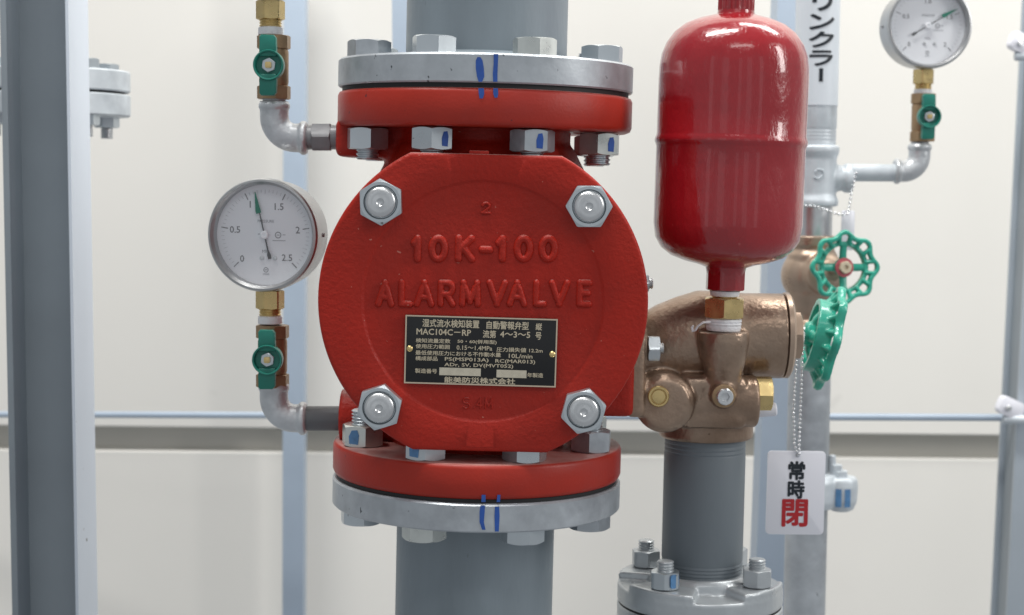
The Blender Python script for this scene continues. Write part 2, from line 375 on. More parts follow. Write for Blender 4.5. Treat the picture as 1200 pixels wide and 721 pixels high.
# right column: flanges parallel to the wall
RY = 0.62; k = mpp(RY)
ctop, cbot = P(1221, -60, RY), P(1176.5, 790, RY); colz = (ctop-cbot).normalized(); cl = (ctop-cbot).length
right_col = thing('steel_column', 'blue grey steel column at the right edge carrying a white rod bracket', 'column', (0, 0, 0), frame(cbot, colz, (1, 0, 0)), 'painted steel columns')
bm = NEW(); box(bm, 0, 0.10, 0, 0.007, -0.1, cl+0.1, 0.001); part('flange', bm, 'column', right_col)
bm = NEW(); box(bm, -0.001, 0.10, 0.053, 0.060, -0.1, cl+0.1, 0.001); part('flange', bm, 'column', right_col)
bm = NEW(); box(bm, 0.004, 0.010, 0.007, 0.053, -0.1, cl+0.1); part('web', bm, 'column_shaded', right_col)
def bracket(px, py, label):
    t = thing('rod_bracket', label, 'bracket', P(px, py, RY-0.01), I4, 'white brackets on the right column')
    o = t.location.copy()
    F = frame(o, (0.25, -1, 0), (1, 0, -0.42))
    bm = NEW(); prism(bm, rrect(0.030, 0.020, 0.005), -0.006, 0.004, F, 0.001); part('plate', bm, 'white', t)
    bm = NEW(); cyl(bm, 0.0035, 0.004, 0.009, F @ Matrix.Translation((-0.006, -0.002, 0)), 16, 0.0008); part('screw', bm, 'steel', t)
    bm = NEW(); cyl(bm, 0.005, -0.012, 0.018, frame(o + Vector((0.004, 0, -0.013)), (1, 0, 0)), 20, 0.001); part('socket', bm, 'galv_light', t)
bracket(1184, 478, 'white bracket on the right column holding the end of the thin rod')
bracket(1198, 52, 'white bracket on the right column near the top of the picture')

# thin posts in front of the wall and the thin tie rod
def post(xt, xb, w, Y, dep, label, y0=-60, y1=790, m='post'):
    a, b = P(xt, y0, Y), P(xb, y1, Y); L = (a-b).length; k = mpp(Y)
    t = thing('steel_post', label, 'post', (0, 0, 0), frame(b, a-b, (1, 0, 0)), 'pale blue posts before the wall')
    bm = NEW(); lip = w*k*0.16
    x = w*k/2
    prism(bm, [(-x, dep), (-x, 0), (x, 0), (x, dep), (x-lip, dep), (x-lip, lip), (-x+lip, lip), (-x+lip, dep)], 0, L, bev=0.0006)
    part('channel', bm, m, t)
post(345, 343, 25, 0.935, 0.03, 'pale blue steel post against the wall behind the left gauges')
post(479, 482, 40, 0.62, 0.03, 'pale blue steel post hidden behind the wide central riser pipe', y1=330)
post(936, 903, 44, 0.50, 0.045, 'pale blue steel post close behind the sprinkler riser')
rod = thing('tie_rod', 'thin pale blue rod stretched level in front of the cream wall', 'rod', (0, 0.93, P(600, 488, 0.93).z))
a, b = P(-80, 486, 0.93), P(1180, 489, 0.72)
a = P(-80, 485.5, 0.92); b = P(1190, 489.5, 0.64)
bm = NEW(); tube(bm, [a, b], 4.0*mpp(0.8), 14); part('bar', bm, 'post', rod)

# flanged pipe behind the left column
FY = 0.33; k = mpp(FY)
c0 = P(60, 110, FY)
lp = thing('flanged_pipe', 'pale galvanised flanged pipe joint poking out behind the left column', 'pipe', (c0.x, c0.y, -0.6))
z = lambda y: P(60, y, FY).z
def zc(y, Y): return P(60, y, Y).z
bm = NEW(); cyl(bm, 0.024, -0.6, 0.8, Matrix.Translation((c0.x, c0.y, 0)), 32); part('pipe', bm, 'galv_light', lp)
RF = 90*k
for ya, yb in ((83, 107.5), (110.5, 136)):
    bm = NEW(); cyl(bm, RF, z(yb), z(ya), Matrix.Translation((c0.x, c0.y, 0)), 64, 0.0012); part('flange', bm, 'galv_light', lp)
bm = NEW(); cyl(bm, RF*0.93, z(111.5), z(106.5), Matrix.Translation((c0.x, c0.y, 0)), 48); part('gasket', bm, 'rubber', lp)
for ang in (-0.72, 0.72, 2.4, -2.4):
    q = Vector((c0.x + RF*0.78*math.cos(ang), c0.y + RF*0.78*math.sin(ang), 0))
    bm = NEW(); hexnut(bm, 0.021, 0.010, Matrix.Translation((q.x, q.y, z(148))), 0.3); part('nut', bm, 'zinc', lp)
    bm = NEW(); thread(bm, 0.006, z(148), z(161), 0.0016, Matrix.Translation(q)); part('bolt_end', bm, 'steel', lp)
    bm = NEW(); hexnut(bm, 0.021, 0.009, Matrix.Translation((q.x, q.y, z(83)))); part('bolt_head', bm, 'zinc', lp)

# ================================================================== MAIN RISER AND ALARM VALVE
R_F = 0.1045
zu0 = PV(569, 61.5, -R_F).z      # upper: top of pipe flange
zu1 = PV(569, 97, -R_F).z        # its underside
zu2 = PV(569, 102.5, -R_F).z     # top of red flange
zu3 = PV(569, 148, -R_F).z       # underside of red flange
zl0 = PV(560, 545.5, -R_F).z     # lower red flange, top edge
zl1 = PV(560, 587, -R_F).z
zl2 = PV(560, 591, -R_F).z
zl3 = PV(560, 625, -R_F).z
R_P = 0.0575
TOPZ, BOTZ = 0.42, -0.42
R_U, R_L = R_F*1.006, R_F*1.000

valve = thing('alarm_valve', 'red cast iron alarm valve with a round four bolt cover and black nameplate', 'valve', (0, 0, zl1), VT)
# casting
bm = NEW()
lathe(bm, [(0.062, zu3+0.004), (0.0615, zu3-0.012), (0.064, 0.105), (0.082, 0.07), (0.090, 0.0), (0.082, -0.06), (0.066, -0.085), (0.062, zl0-0.004)], N=64)
cyl(bm, 0.092, -0.082, 0.0, frame((0, 0, 0), (0, 1, 0)), 64)
box(bm, -0.1045, -0.03, -0.026, 0.030, PV(420, 184.5, -0.02).z, zu3+0.006, 0.004)          # upper port boss
box(bm, 0.03, 0.1105, -0.034, 0.050, PV(740, 489, -0.03).z, PV(740, 420, -0.03).z, 0.004)                  # side outlet pad
cyl(bm, 0.020, 0.0, 0.10, frame((0, 0, P(400, 490, 0).z), (-1, 0, 0)), 32)
bm = blend(bm, 0.0018, 6)
part('body', bm, 'cast_red', valve, angle=60)
for nm, z0, z1, R in (('flange', zu3, zu2, R_U), ('flange', zl1, zl0, R_L)):
    bm = NEW(); lathe(bm, [(R-0.004, z0), (R-0.0012, z0+0.0012), (R, z0+0.004), (R, z1-0.003), (R-0.001, z1-0.0008), (R-0.003, z1)], N=128)
    part(nm, bm, 'flange_red', valve, angle=50)
# body flange under the cover, then the cover itself
cz = 0.0
RC = 0.1095
cc = PV(566, 354, -0.10); KF = mpp(-0.10)
cutT = PV(566, 180.5, -0.10).z - cc.z; cutB = cc.z - PV(566, 529.5, -0.10).z
def cov(off=0.0):
    def f(a):
        s = math.sin(a); r = RC - off
        if s > 1e-6: r = min(r, (cutT-off)/s)
        if s < -1e-6: r = min(r, (cutB-off)/-s)
        return r
    return f
CF = frame((cc.x, -0.10, cc.z), (0, -1, 0), (1, 0, 0))       # +z towards the camera
bm = NEW(); rings(bm, [(cov(0.004), -0.040), (cov(0.002), -0.039), (cov(0.002), -0.0185)], CF, 360)
part('body_flange', bm, 'cast_red', valve)
bm = NEW()
RR = 142*KF
prof = [(cov(0.0008), -0.0180), (cov(0), -0.0172), (cov(0), -0.0026), (cov(0.0003), -0.0014), (cov(0.0010), -0.0005), (cov(0.0022), -0.0001), (cov(0.0034), 0.0), (0.097, 0.0002),
        (RR+0.0010, 0.0002), (RR+0.0004, -0.0001), (RR-0.0008, -0.0012), (RR-0.0016, -0.0014), (RR*0.6, -0.0014), (0, -0.0014)]
rings(bm, prof, CF, 360)
box(bm, -0.0115, 0.0015, cutT-0.001, cutT+0.0022, -0.014, -0.004, 0.0006, 2, CF @ Matrix.Translation((0, 0, 0)))
cover = part('cover', bm, 'cast_red', valve, angle=40)
def on_cover(px, py, dz=0.0):                                # photo point on the cover's face
    q = PV(px, py, -0.10 - dz); return q
def arc(cx, cy, rx, ry, a0, a1, n=14): return [(cx+rx*math.cos(math.radians(a0+(a1-a0)*i/n)), cy+ry*math.sin(math.radians(a0+(a1-a0)*i/n))) for i in range(n+1)]
GLYPH = {'1': [[(0.05, 0.78), (0.60, 1.0), (0.60, 0.0)]], '0': [arc(0.5, 0.5, 0.5, 0.5, 0, 360, 28)], 'K': [[(0.08, 0), (0.08, 1)], [(0.95, 1), (0.12, 0.42)], [(0.36, 0.60), (1.0, 0.0)]],
         '-': [[(0, 0.45), (1, 0.45)]], 'A': [[(0, 0), (0.5, 1), (1, 0)], [(0.2, 0.34), (0.8, 0.34)]], 'L': [[(0.08, 1), (0.08, 0), (1, 0)]],
         'R': [[(0.06, 0), (0.06, 1), (0.6, 1)] + arc(0.6, 0.74, 0.36, 0.26, 90, -90, 10) + [(0.06, 0.48)], [(0.52, 0.48), (1.0, 0.0)]],
         'M': [[(0.03, 0), (0.08, 1), (0.5, 0.12), (0.92, 1), (0.97, 0)]], 'V': [[(0, 1), (0.5, 0), (1, 1)]], 'E': [[(1, 1), (0.06, 1), (0.06, 0), (1, 0)], [(0.06, 0.52), (0.86, 0.52)]],
         '2': [arc(0.5, 0.70, 0.46, 0.30, 170, -30, 12) + [(0.02, 0.0), (1.0, 0.0)]], 'S': [arc(0.5, 0.75, 0.45, 0.25, 40, 250, 12) + arc(0.5, 0.25, 0.45, 0.25, 75, -150, 12)],
         '4': [[(0.72, 0), (0.72, 1), (0, 0.28), (1, 0.28)]], '.': [[(0.4, 0.02), (0.6, 0.02)]]}
def raised(cells, y0, y1, w, hgt, name):
    """cast letters built as rounded ridges: cells = [(letter, x_left, x_right)] in photo pixels"""
    bm = NEW()
    for ch, x0, x1 in cells:
        a = on_cover(x0, y1); b = on_cover(x1, y0)
        for st in GLYPH[ch]:
            pts = [Vector((a.x + w/2 + (b.x-a.x-w)*u, -0.10+0.0014, a.z + w/2 + (b.z-a.z-w)*v)) for u, v in st]
            fine = [pts[0]]
            for p, q_ in zip(pts, pts[1:]):
                for i in range(1, 5): fine.append(p.lerp(q_, i/4))
            tube(bm, [p for i, p in enumerate(fine) if i == 0 or (p-fine[i-1]).length > 1e-6], w/2, 12, flat=hgt/(w/2), up=(0, -1, 0))
            for p in pts: bmesh.ops.create_uvsphere(bm, u_segments=12, v_segments=8, radius=w/2, matrix=Matrix.Translation(p) @ Matrix.Diagonal((1, hgt/(w/2), 1, 1)))
    bm = blend(bm, 0.00035, 4)
    part(name, bm, 'cast_red', cover, angle=60)
raised([('1', 480, 497), ('0', 501, 526), ('K', 531, 558), ('-', 560, 579), ('1', 579, 597), ('0', 601, 626), ('0', 630, 655)], 275.5, 308, 0.0052, 0.0026, 'raised_numerals')
raised([('A', 439, 463), ('L', 465, 485), ('A', 484, 510), ('R', 511, 535), ('M', 537, 565), ('V', 569, 596), ('A', 593, 619), ('L', 623, 642), ('V', 642, 669), ('E', 674, 695)], 328, 360.5, 0.0046, 0.0024, 'raised_lettering')
raised([('2', 563, 576)], 236.5, 251.5, 0.0022, 0.0018, 'raised_numeral')
raised([('S', 541, 552), ('.', 554, 557), ('4', 557, 566), ('M', 567, 578)], 466, 480, 0.0012, 0.0009, 'faint_lettering')

# cover nuts with domed stud ends
for px, py, rot in ((446, 237, PI/6+0.05), (690.5, 242, 0.02), (444.5, 478, 0.33), (684, 482.5, -0.24+PI/6)):
    q = on_cover(px, py, 0.009)
    F = frame((q.x, -0.1004, q.z), (0, -1, 0), (1, 0, 0))
    f = hexr(0.0268, rot); ri = 0.0132; H_ = 0.0095
    bm = NEW()
    rings(bm, [(f, 0.0002), (f, lambda a: H_ - (f(a)-ri)*0.5), (ri, H_), (0.0113, H_), (0.0110, H_-0.0004), (0.0106, H_-0.0016), (0.0106, H_-0.0035)], F, 96)
    nut = part('cover_nut', bm, 'zinc', valve, angle=14)
    bm = NEW(); lathe(bm, [(0.0099, 0.004), (0.0099, H_+0.0002), (0.0094, H_+0.0010), (0.0082, H_+0.0016), (0.0062, H_+0.0021), (0.0058, H_+0.0020), (0.0040, H_+0.0024), (0.0026, H_+0.0025), (0.0018, H_+0.0016), (0, H_+0.0012)], F, 48)
    part('stud', bm, 'steel', nut, angle=40)

# nameplate
a, b = on_cover(475.3, 369.3, 0.0), on_cover(651.3, 453.6, 0.0)
npw, nph = b.x-a.x, a.z-b.z; nc = (a+b)/2
NF = frame((nc.x, -0.1003, nc.z), (0, -1, 0), (1, -0.0, -0.004))
bm = NEW(); prism(bm, rrect(npw, nph, 0.0006), -0.001, 0.0008, NF, 0.0002)
plate = part('nameplate', bm, 'black', valve)
bm = NEW()
t = 0.0009
for x0, x1, y0, y1 in ((-npw/2, npw/2, nph/2-t, nph/2), (-npw/2, npw/2, -nph/2, -nph/2+t), (-npw/2, -npw/2+t, -nph/2+t, nph/2-t), (npw/2-t, npw/2, -nph/2+t, nph/2-t)):
    box(bm, x0, x1, y0, y1, 0.0004, 0.00105, M_=NF)
part('plate_rim', bm, 'gold_rim', plate)
def npt(x, y):                       # coordinates of the 6x enlargement of the plate: (60..1118, 48..560)
    return ((x-589)/1058*npw, -(y-304)/508*nph)
LINES = [('湿式流水検知装置', 178, 574, 105, 58), ('自動警報弁型', 624, 918, 107, 58), ('縦', 966, 1010, 110, 50),
         ('MAC104C－RP', 138, 518, 170, 44), ('流第', 600, 692, 175, 56), ('4～3～5', 720, 930, 173, 44), ('号', 966, 1008, 178, 54),
         ('検知流量定数', 135, 376, 236, 32), ('50・60(併用型)', 425, 698, 236, 33), ('使用圧力範囲', 135, 372, 279, 32),
         ('0.15～1.4MPa', 420, 668, 281, 32), ('圧力損失値 12.2m', 698, 1020, 287, 33), ('最低使用圧力における不作動水量', 135, 730, 327, 33),
         ('10L/min', 785, 950, 332, 31), ('構成部品', 135, 290, 369, 32), ('PS(MSP013A)', 340, 645, 372, 34), ('RC(MAR013)', 692, 970, 376, 34),
         ('ADr, SV, DV(MVT052)', 338, 818, 413, 33), ('製造番号', 135, 288, 462, 34), ('年製造', 917, 1028, 471, 33), ('能美防災株式会社', 340, 835, 523, 44)]
bm = NEW()
for s, x0, x1, yc, h in LINES:
    (u0_, v0), (u1_, _) = npt(x0, yc), npt(x1, yc)
    bt = text_bm(s, u1_-u0_, h/508*nph, 0.0, 0.0, 0.00010 if h > 40 else 0.00005, res=2)
    merge(bm, bt, NF @ Matrix.Translation(((u0_+u1_)/2, v0, 0.00092)))
part('lettering', bm, 'gold', plate, flat=True)
for x0, x1, y0, y1 in ((304, 593, 433, 490), (703, 912, 438, 495)):
    (ua, va), (ub, vb) = npt(x0, y0), npt(x1, y1)
    bm = NEW(); box(bm, ua, ub, vb, va, 0.0007, 0.00095, M_=NF); part('blank_field', bm, 'field', plate)
for x, y in ((94, 300), (1088, 312)):
    u, v = npt(x, y); bm = NEW()
    lathe(bm, [(0.0021, 0.0007), (0.0020, 0.0014), (0.0014, 0.0020), (0.0006, 0.0023), (0, 0.0023)], NF @ Matrix.Translation((u, v, 0)), 24); part('rivet', bm, 'brass', plate)

# pipes above and below
def ink_patch(parent, pts, R, name='ink_mark', m='blue_ink'):
    """marker stroke drawn on a round flange rim: pts = [(x_left, x_right, y)] in photo pixels"""
    bm = NEW(); prev = None
    for xl, xr, y in pts:
        row = [bm.verts.new(cyl_hit(xl + (xr-xl)*i/4, y, R+0.00035)) for i in range(5)]
        if prev:
            for i in range(4): bm.faces.new((prev[i], prev[i+1], row[i+1], row[i]))
        prev = row
    part(name, bm, m, parent)
def riser(label, top):
    zA, zB = (zu1, zu0) if top else (zl3, zl2)
    R = R_U if top else R_L
    base = zA if top else BOTZ
    t = thing('riser_pipe', label, 'pipe', (0, 0, base), VT, 'grey riser pipes of the alarm valve')
    bm = NEW()
    if top: lathe(bm, [(R_P, zA+0.002), (R_P, TOPZ)], N=96)
    else: lathe(bm, [(R_P, BOTZ), (R_P, zB-0.002)], N=96)
    part('pipe_wall', bm, 'pipe_grey', t)
    bm = NEW(); lathe(bm, [(R-0.0010, zA), (R, zA+0.0010), (R, zB-0.0014), (R-0.0014, zB), (R_P-0.002, zB)], N=128); part('pipe_flange', bm, 'galv', t, angle=25)
    if top:                                            # weld bead on the flange
        bm = NEW(); lathe(bm, [(R_P-0.001, zB-0.001), (R_P+0.006, zB-0.001), (R_P+0.004, zB+0.003), (R_P-0.001, zB+0.006)], N=96); part('weld', bm, 'pipe_grey', t)
    g0, g1 = (zu2-0.0003, zu1+0.0003) if top else (zl2-0.0003, zl1+0.0003)
    bm = NEW(); cyl(bm, R*0.972, g0, g1, N=96); part('gasket', bm, 'rubber', t)
    af, hh = 0.0265, 0.0118
    heads = []; marked = {}
    for i in range(8):
        an = -PI/2 + PI/8 + i*PI/4
        q = Vector((0.0875*math.cos(an), 0.0875*math.sin(an), 0)); rot = an*1.0 + random.uniform(-0.5, 0.5)
        if top: zh, zn, ze = zB, zu3 - 0.0158, zu3 - 0.0230
        else: zh, zn, ze = zA - 0.0102, zl0, zl0 + 0.0255
        rf = lambda r_: Matrix.Translation((q.x, q.y, 0)) @ Matrix.Rotation(r_, 4, 'Z')
        bm = NEW()
        if top: hexnut(bm, af, hh, rf(rot) @ Matrix.Translation((0, 0, zh)), lo=False)
        else: hexnut(bm, af, 0.0102, rf(rot) @ Matrix.Translation((0, 0, zh)), hi=False)
        hb = part('bolt_head', bm, ('zinc', 'zinc_warm', 'zinc', 'zinc_dull')[(i*3+top) % 4], t, angle=22)
        rot2 = random.uniform(0, 1.0) if i not in (7, 0, 1, 6) else {7: 0.55, 0: 0.18, 6: 0.75, 1: 0.40}[i]
        bm = NEW(); hexnut(bm, af, 0.0150, rf(rot2) @ Matrix.Translation((0, 0, zn)))
        nt = part('nut', bm, ('zinc', 'zinc_dull', 'zinc_warm', 'zinc')[(i+top) % 4], t, angle=22)
        bm = NEW()
        if top: thread(bm, 0.0080, zn+0.001, ze, 0.0022, rf(0))
        else: thread(bm, 0.0080, zn+0.014, ze, 0.0022, rf(0))
        part('bolt_end', bm, 'zinc', nt, angle=25)
        # marker swipe on the facet that faces the camera
        if (top and i in (7, 0, 1)) or (not top and i in (7, 6)):
            best = min(range(6), key=lambda j: (Vector((math.cos(rot2 + PI/6 + j*PI/3 + PI/6*0 - PI/6 + PI/6), math.sin(rot2 + PI/6 + j*PI/3), 0)).dot(Vector((0.45 if not top else -0.45, 1, 0)))))
            fa = rot2 + PI/6 + best*PI/3
            FF = Matrix.Translation((q.x, q.y, zn + 0.0078)) @ frame((math.cos(fa)*(af/2+0.0002), math.sin(fa)*(af/2+0.0002), 0), (math.cos(fa), math.sin(fa), 0), (-math.sin(fa), math.cos(fa), 0))
            bm = NEW(); w = 0.0022 if top else 0.0035
            prism(bm, [(-w, -0.0052), (w*0.9, -0.0056), (w*1.1, 0.001), (w*0.7, 0.0046), (-w*0.5, 0.0042), (-w*1.1, 0.0)], -0.0001, 0.0001, FF @ Matrix.Translation((0.0025 if top else -0.001, 0, 0)))
            part('ink_mark', bm, 'blue_ink' if top else 'blue_faint', nt)
    return t
up = riser('grey riser pipe rising above the alarm valve with blue marks on its flange', True)
lo = riser('grey riser pipe standing below the alarm valve with blue marks on its flange', False)
ink_patch(up, [(559.5, 563, 67), (557.5, 565.5, 71), (557.5, 567, 80), (559, 567.5, 90), (561, 565, 96)], R_U)
ink_patch(up, [(578.5, 584, 63.5), (578.5, 583.5, 75), (577.5, 583, 86), (578, 583, 96)], R_U)
ink_patch(valve, [(560.5, 567, 103.5), (561, 567.5, 110), (562, 566, 115.5)], R_U)
ink_patch(valve, [(578, 583.5, 103.5), (578, 584, 110), (579.5, 583, 114.5)], R_U)
ink_patch(lo, [(563, 568.5, 592.5), (562, 568, 600), (562, 567, 612), (565, 569, 621)], R_L)
ink_patch(lo, [(580, 585, 594), (579.5, 585.5, 605), (580, 584.5, 623)], R_L)
ink_patch(valve, [(564.5, 569, 580), (564, 569, 588.5)], R_L)
ink_patch(valve, [(583, 586.5, 580), (582, 586, 588.5)], R_L)

# ================================================================== LEFT GAUGES, COCKS AND ELBOWS
def make_gauge(name, label, pos, vmax, labels, val, fine, yaw=0.0, fwd=0.0):
    """gauge standing on its threaded stem; origin at the bottom of the stem"""
    g = thing(name, label, 'gauge', (0, 0, 0), Matrix.Translation(pos), 'steel pressure gauges')
    bm = NEW(); lathe(bm, [(0.0072, 0), (0.0088, 0.0006), (0.0086, 0.0055), (0.0074, 0.0062)], N=32); part('seal_tape', bm, 'tape', g)
    bm = NEW(); thread(bm, 0.0080, 0.006, 0.0115, 0.0018, depth=0.0006); part('thread', bm, 'brass', g)
    bm = NEW(); hexnut(bm, 0.0185, 0.0135, Matrix.Translation((0, 0, 0.0112)), 0.2); part('stem_hexagon', bm, 'brass', g, angle=22)
    zc_ = 0.0650; G = frame((0, 0, zc_), (-math.sin(yaw), -math.cos(yaw), 0), (math.cos(yaw), -math.sin(yaw), 0)) @ Matrix.Translation((0, 0, fwd)); R = 0.0405
    bm = NEW(); lathe(bm, [(R*0.90, -0.024), (R*0.955, -0.0225), (R*0.962, -0.019), (R*0.962, 0.004)], G, 96); case = part('case', bm, 'gauge_steel', g)
    bm = NEW(); lathe(bm, [(R*0.97, 0.000), (R*0.995, 0.001), (R, 0.003), (R*0.998, 0.0105), (R*0.975, 0.0128), (R*0.94, 0.0132), (R*0.895, 0.0105), (R*0.885, 0.0070), (R*0.885, 0.004)], G, 128, cap0=True, cap1=False)
    part('bezel', bm, 'gauge_steel', g, angle=20)
    bm = NEW(); lathe(bm, [(R*0.885, 0.0042), (0, 0.0042)], G, 96, cap0=False); dial = part('dial', bm, 'dial', g)
    bm = NEW(); lathe(bm, [(R*0.893, 0.0098), (0, 0.0098)], G, 96, cap0=False); part('glass', bm, 'glass', g)
    bm = NEW(); pale = NEW(); ticks = NEW()
    def tick(b_, a, r0_, r1_, w):
        T = G @ Matrix.Rotation(a, 4, 'Z'); box(b_, r0_, r1_, -w/2, w/2, 0.0043, 0.00445, M_=T)
    n = fine
    for i in range(n+1):
        a = math.radians(225 - 270*i/n)
        tick(ticks, a, R*(0.745 if i % 5 else 0.72), R*0.80, 0.00022)
    for v, s in labels:
        a = math.radians(225 - 270*v/vmax)
        tick(bm, a, R*0.69, R*0.81, 0.0006)
        if s:
            bt = text_bm(s, None, 0.0047 if fine == 50 else 0.004, res=2, bold=0.00003); rr = R*(0.56 if len(s) > 1 else 0.60)
            merge(bm, bt, G @ Matrix.Translation((rr*math.cos(a), rr*math.sin(a), 0.0044)))
    part('dial_numbers', bm, 'ink', dial, flat=True)
    for s, x, y, h in (('PRESSURE', 0.0005, 0.0098, 0.0020), ('MPa', 0.0005, -0.0118, 0.0023)):
        bt = text_bm(s, None, h, res=2); merge(pale, bt, G @ Matrix.Translation((x, y, 0.0044)))
    for x, y, r in ((0.0095, 0.0000, 0.0024), (0.0005, -0.0250, 0.0019)):       # small printed marks
        lathe(pale, [(r, 0.00435), (r*0.72, 0.00435)], G @ Matrix.Translation((x, y, 0)), 20, cap0=False, cap1=False)
        box(pale, -r*0.45, r*0.45, -0.00025, 0.00025, 0.0043, 0.0044, M_=G @ Matrix.Translation((x, y, 0)))
    for x0, x1, y in ((-0.0055, -0.003, 0.0003), (0.0055, 0.0150, -0.0042), (0.0128, 0.0150, 0.0), (-0.0018, 0.003, -0.0282)):
        box(pale, x0, x1, y, y+0.0004, 0.0043, 0.0044, M_=G)
    part('scale_ticks', ticks, 'ink_tick', dial, flat=True)
    part('dial_print', pale, 'ink_pale', dial, flat=True)
    a = math.radians(225 - 270*val/vmax); T = G @ Matrix.Rotation(a, 4, 'Z')
    bm = NEW(); prism(bm, [(-0.0175, -0.0012), (-0.0175, 0.0012), (-0.0145, 0.0013), (-0.012, 0.0005), (R*0.40, 0.00035), (R*0.40, -0.00035), (-0.012, -0.0005), (-0.0145, -0.0013)], 0.0058, 0.0063, T)
    nd = part('needle', bm, 'needle', g)
    bm = NEW(); prism(bm, [(R*0.40, -0.0012), (R*0.39, 0.0024), (R*0.44, 0.0026), (R*0.78, 0.0001), (R*0.78, -0.0003)], 0.0059, 0.0064, T); part('pointer_tip', bm, 'needle_green', nd)
    bm = NEW(); lathe(bm, [(0.0030, 0.0056), (0.0030, 0.0068), (0.0022, 0.0074), (0.0010, 0.0074), (0.0008, 0.0070), (0, 0.0070)], G, 24); part('needle_hub', bm, 'dial', nd)
    for x in (-0.0025, 0.0072):
        bm = NEW(); lathe(bm, [(0.0016, 0.0042), (0.0015, 0.005), (0, 0.0054)], G @ Matrix.Translation((x, -0.0165, 0)), 16); part('dial_screw', bm, 'steel', dial)
    for s in (-1, 1):
        bm = NEW(); cyl(bm, 0.0016, 0, 0.0010, G @ frame(Vector((s*R*0.958, 0, -0.010)), (s, 0, 0)), 14, 0.0003); part('case_screw', bm, 'dark_steel', case)
    return g
def make_cock(name, label, pos):
    """small ball valve; origin at its bottom end, lever towards the camera"""
    t = thing(name, label, 'valve', (0, 0, 0), Matrix.Translation(pos), 'small green lever ball valves')
    h = 0.0452
    bm = NEW()
    hexnut(bm, 0.0222, 0.0095, Matrix.Translation((0, 0, 0)), 0.26, n=8); hexnut(bm, 0.0222, 0.0095, Matrix.Translation((0, 0, h-0.0095)), 0.26, n=8)
    lathe(bm, [(0.0095, 0.008), (0.0105, 0.012), (0.0106, h-0.012), (0.0095, h-0.008)], N=32)
    cyl(bm, 0.0070, 0.0, 0.019, frame((0, 0, h/2), (0, -1, 0)), 24, 0.0006)
    b = part('body', bm, 'brass_dull', t, angle=22)
    G = frame((0, 0, h/2), (0, -1, 0), (1, 0, 0))
    bm = NEW()
    w = 0.0066
    prism(bm, [(-w, 0.006), (w*0.86, 0.006), (w*0.80, 0.0190), (w*0.55, 0.0210), (-w*0.8, 0.0212), (-w, 0.0195), (-w*0.88, 0.011)], 0.0195, 0.0260, G, 0.0007)
    prism(bm, [(-w, -0.006), (-w*0.88, -0.011), (-w, -0.0195), (-w*0.8, -0.0212), (w*0.55, -0.0210), (w*0.80, -0.0190), (w*0.86, -0.006)], 0.0195, 0.0260, G, 0.0007)
    lathe(bm, [(0.0100, 0.0185), (0.0107, 0.0195), (0.0107, 0.0272), (0.0103, 0.0279), (0.0094, 0.0276), (0.0086, 0.0232), (0.0, 0.0228)], G, 40)
    hd = part('lever', bm, 'handle_green', t, angle=35)
    bm = NEW(); hexnut(bm, 0.0088, 0.0030, G @ Matrix.Translation((0, 0, 0.0228)), 0.4); part('nut', bm, 'zinc', hd, angle=22)
    bm = NEW(); prism(bm, rrect(0.0042, 0.0042, 0.0008), 0.0255, 0.0282, G, 0.0003); part('stem', bm, 'brass', hd)
    return t
def make_elbow(name, label, mtx):
    """malleable elbow from up (z) to sideways (+x); origin where the axes cross"""
    t = thing(name, label, 'pipe fitting', (0, 0, 0), mtx, 'galvanised pipe elbows')
    bm = NEW(); r = 0.0103; br = 0.0150
    pts = [Vector((0, 0, 0.026))] + [Vector((br - br*math.cos(x), 0, br - br*math.sin(x))) for x in [PI/2*i/12 for i in range(13)]] + [Vector((0.024, 0, 0))]
    tube(bm, pts, r, 28, up=(0, 1, 0))
    cyl(bm, 0.0122, 0.0185, 0.0235, frame((0, 0, 0), (1, 0, 0)), 36, 0.0012)
    cyl(bm, 0.0113, 0.0200, 0.0250, I4, 36, 0.0012)
    bm = blend(bm, 0.0007, 4)
    part('elbow_body', bm, 'cast_galv', t, angle=60)
    bm = NEW(); thread(bm, 0.0088, 0.022, 0.028, 0.0015); part('thread', bm, 'cast_galv', t)
    return t
gp = P(316.5, 380, 0)
g1 = make_gauge('pressure_gauge', 'round steel pressure gauge left of the red cover reading just past one', gp, 2.5,
                [(0, '0'), (0.5, '0.5'), (1, '1'), (1.5, '1.5'), (2, '2'), (2.5, '2.5')], 1.13, 50, 0.15, 0.007)
dup(g1, Matrix.Translation(P(317, 42, 0)), 'pressure gauge cut off by the top edge, only its brass stem showing')
c1 = make_cock('ball_valve', 'green lever ball valve below the left pressure gauge and above the lower elbow', P(319.5, 453.5, 0))
dup(c1, Matrix.Translation(P(321, 116.5, 0)), 'green lever ball valve at top left above the upper elbow')
e1 = make_elbow('pipe_elbow', 'galvanised elbow at top left screwed to the port under the upper red flange', Matrix.Translation(P(321.5, 161.5, 0)))
dup(e1, Matrix.Translation(P(321, 490, 0)), 'galvanised elbow at lower left joined to the dark grey pipe')
# hexagon nipple into the boss
q = P(352, 161, 0)
np_ = thing('hex_nipple', 'dark hexagon nipple between the upper left elbow and the red valve', 'pipe fitting', q)
X = frame(q, (1, 0, 0.011), (0, 0, 1)); k = mpp(0)
bm = NEW(); cyl(bm, 0.0088, 0, 46*k, X, 28); part('nipple_tube', bm, 'dark_steel', np_)
bm = NEW(); hexnut(bm, 35*k*0.88, 22*k, X @ Matrix.Translation((0, 0, 14*k)), 0.5); part('hexagon', bm, 'dark_steel', np_, angle=22)
q = P(350, 490.5, 0)
sp = thing('side_pipe', 'short dark grey pipe from the lower left elbow into the red valve', 'pipe', q)
bm = NEW(); cyl(bm, 14.6*k, 0, 118*k, frame(q, (1, 0, 0.011)), 32); part('pipe_wall', bm, 'pipe_dark', sp)

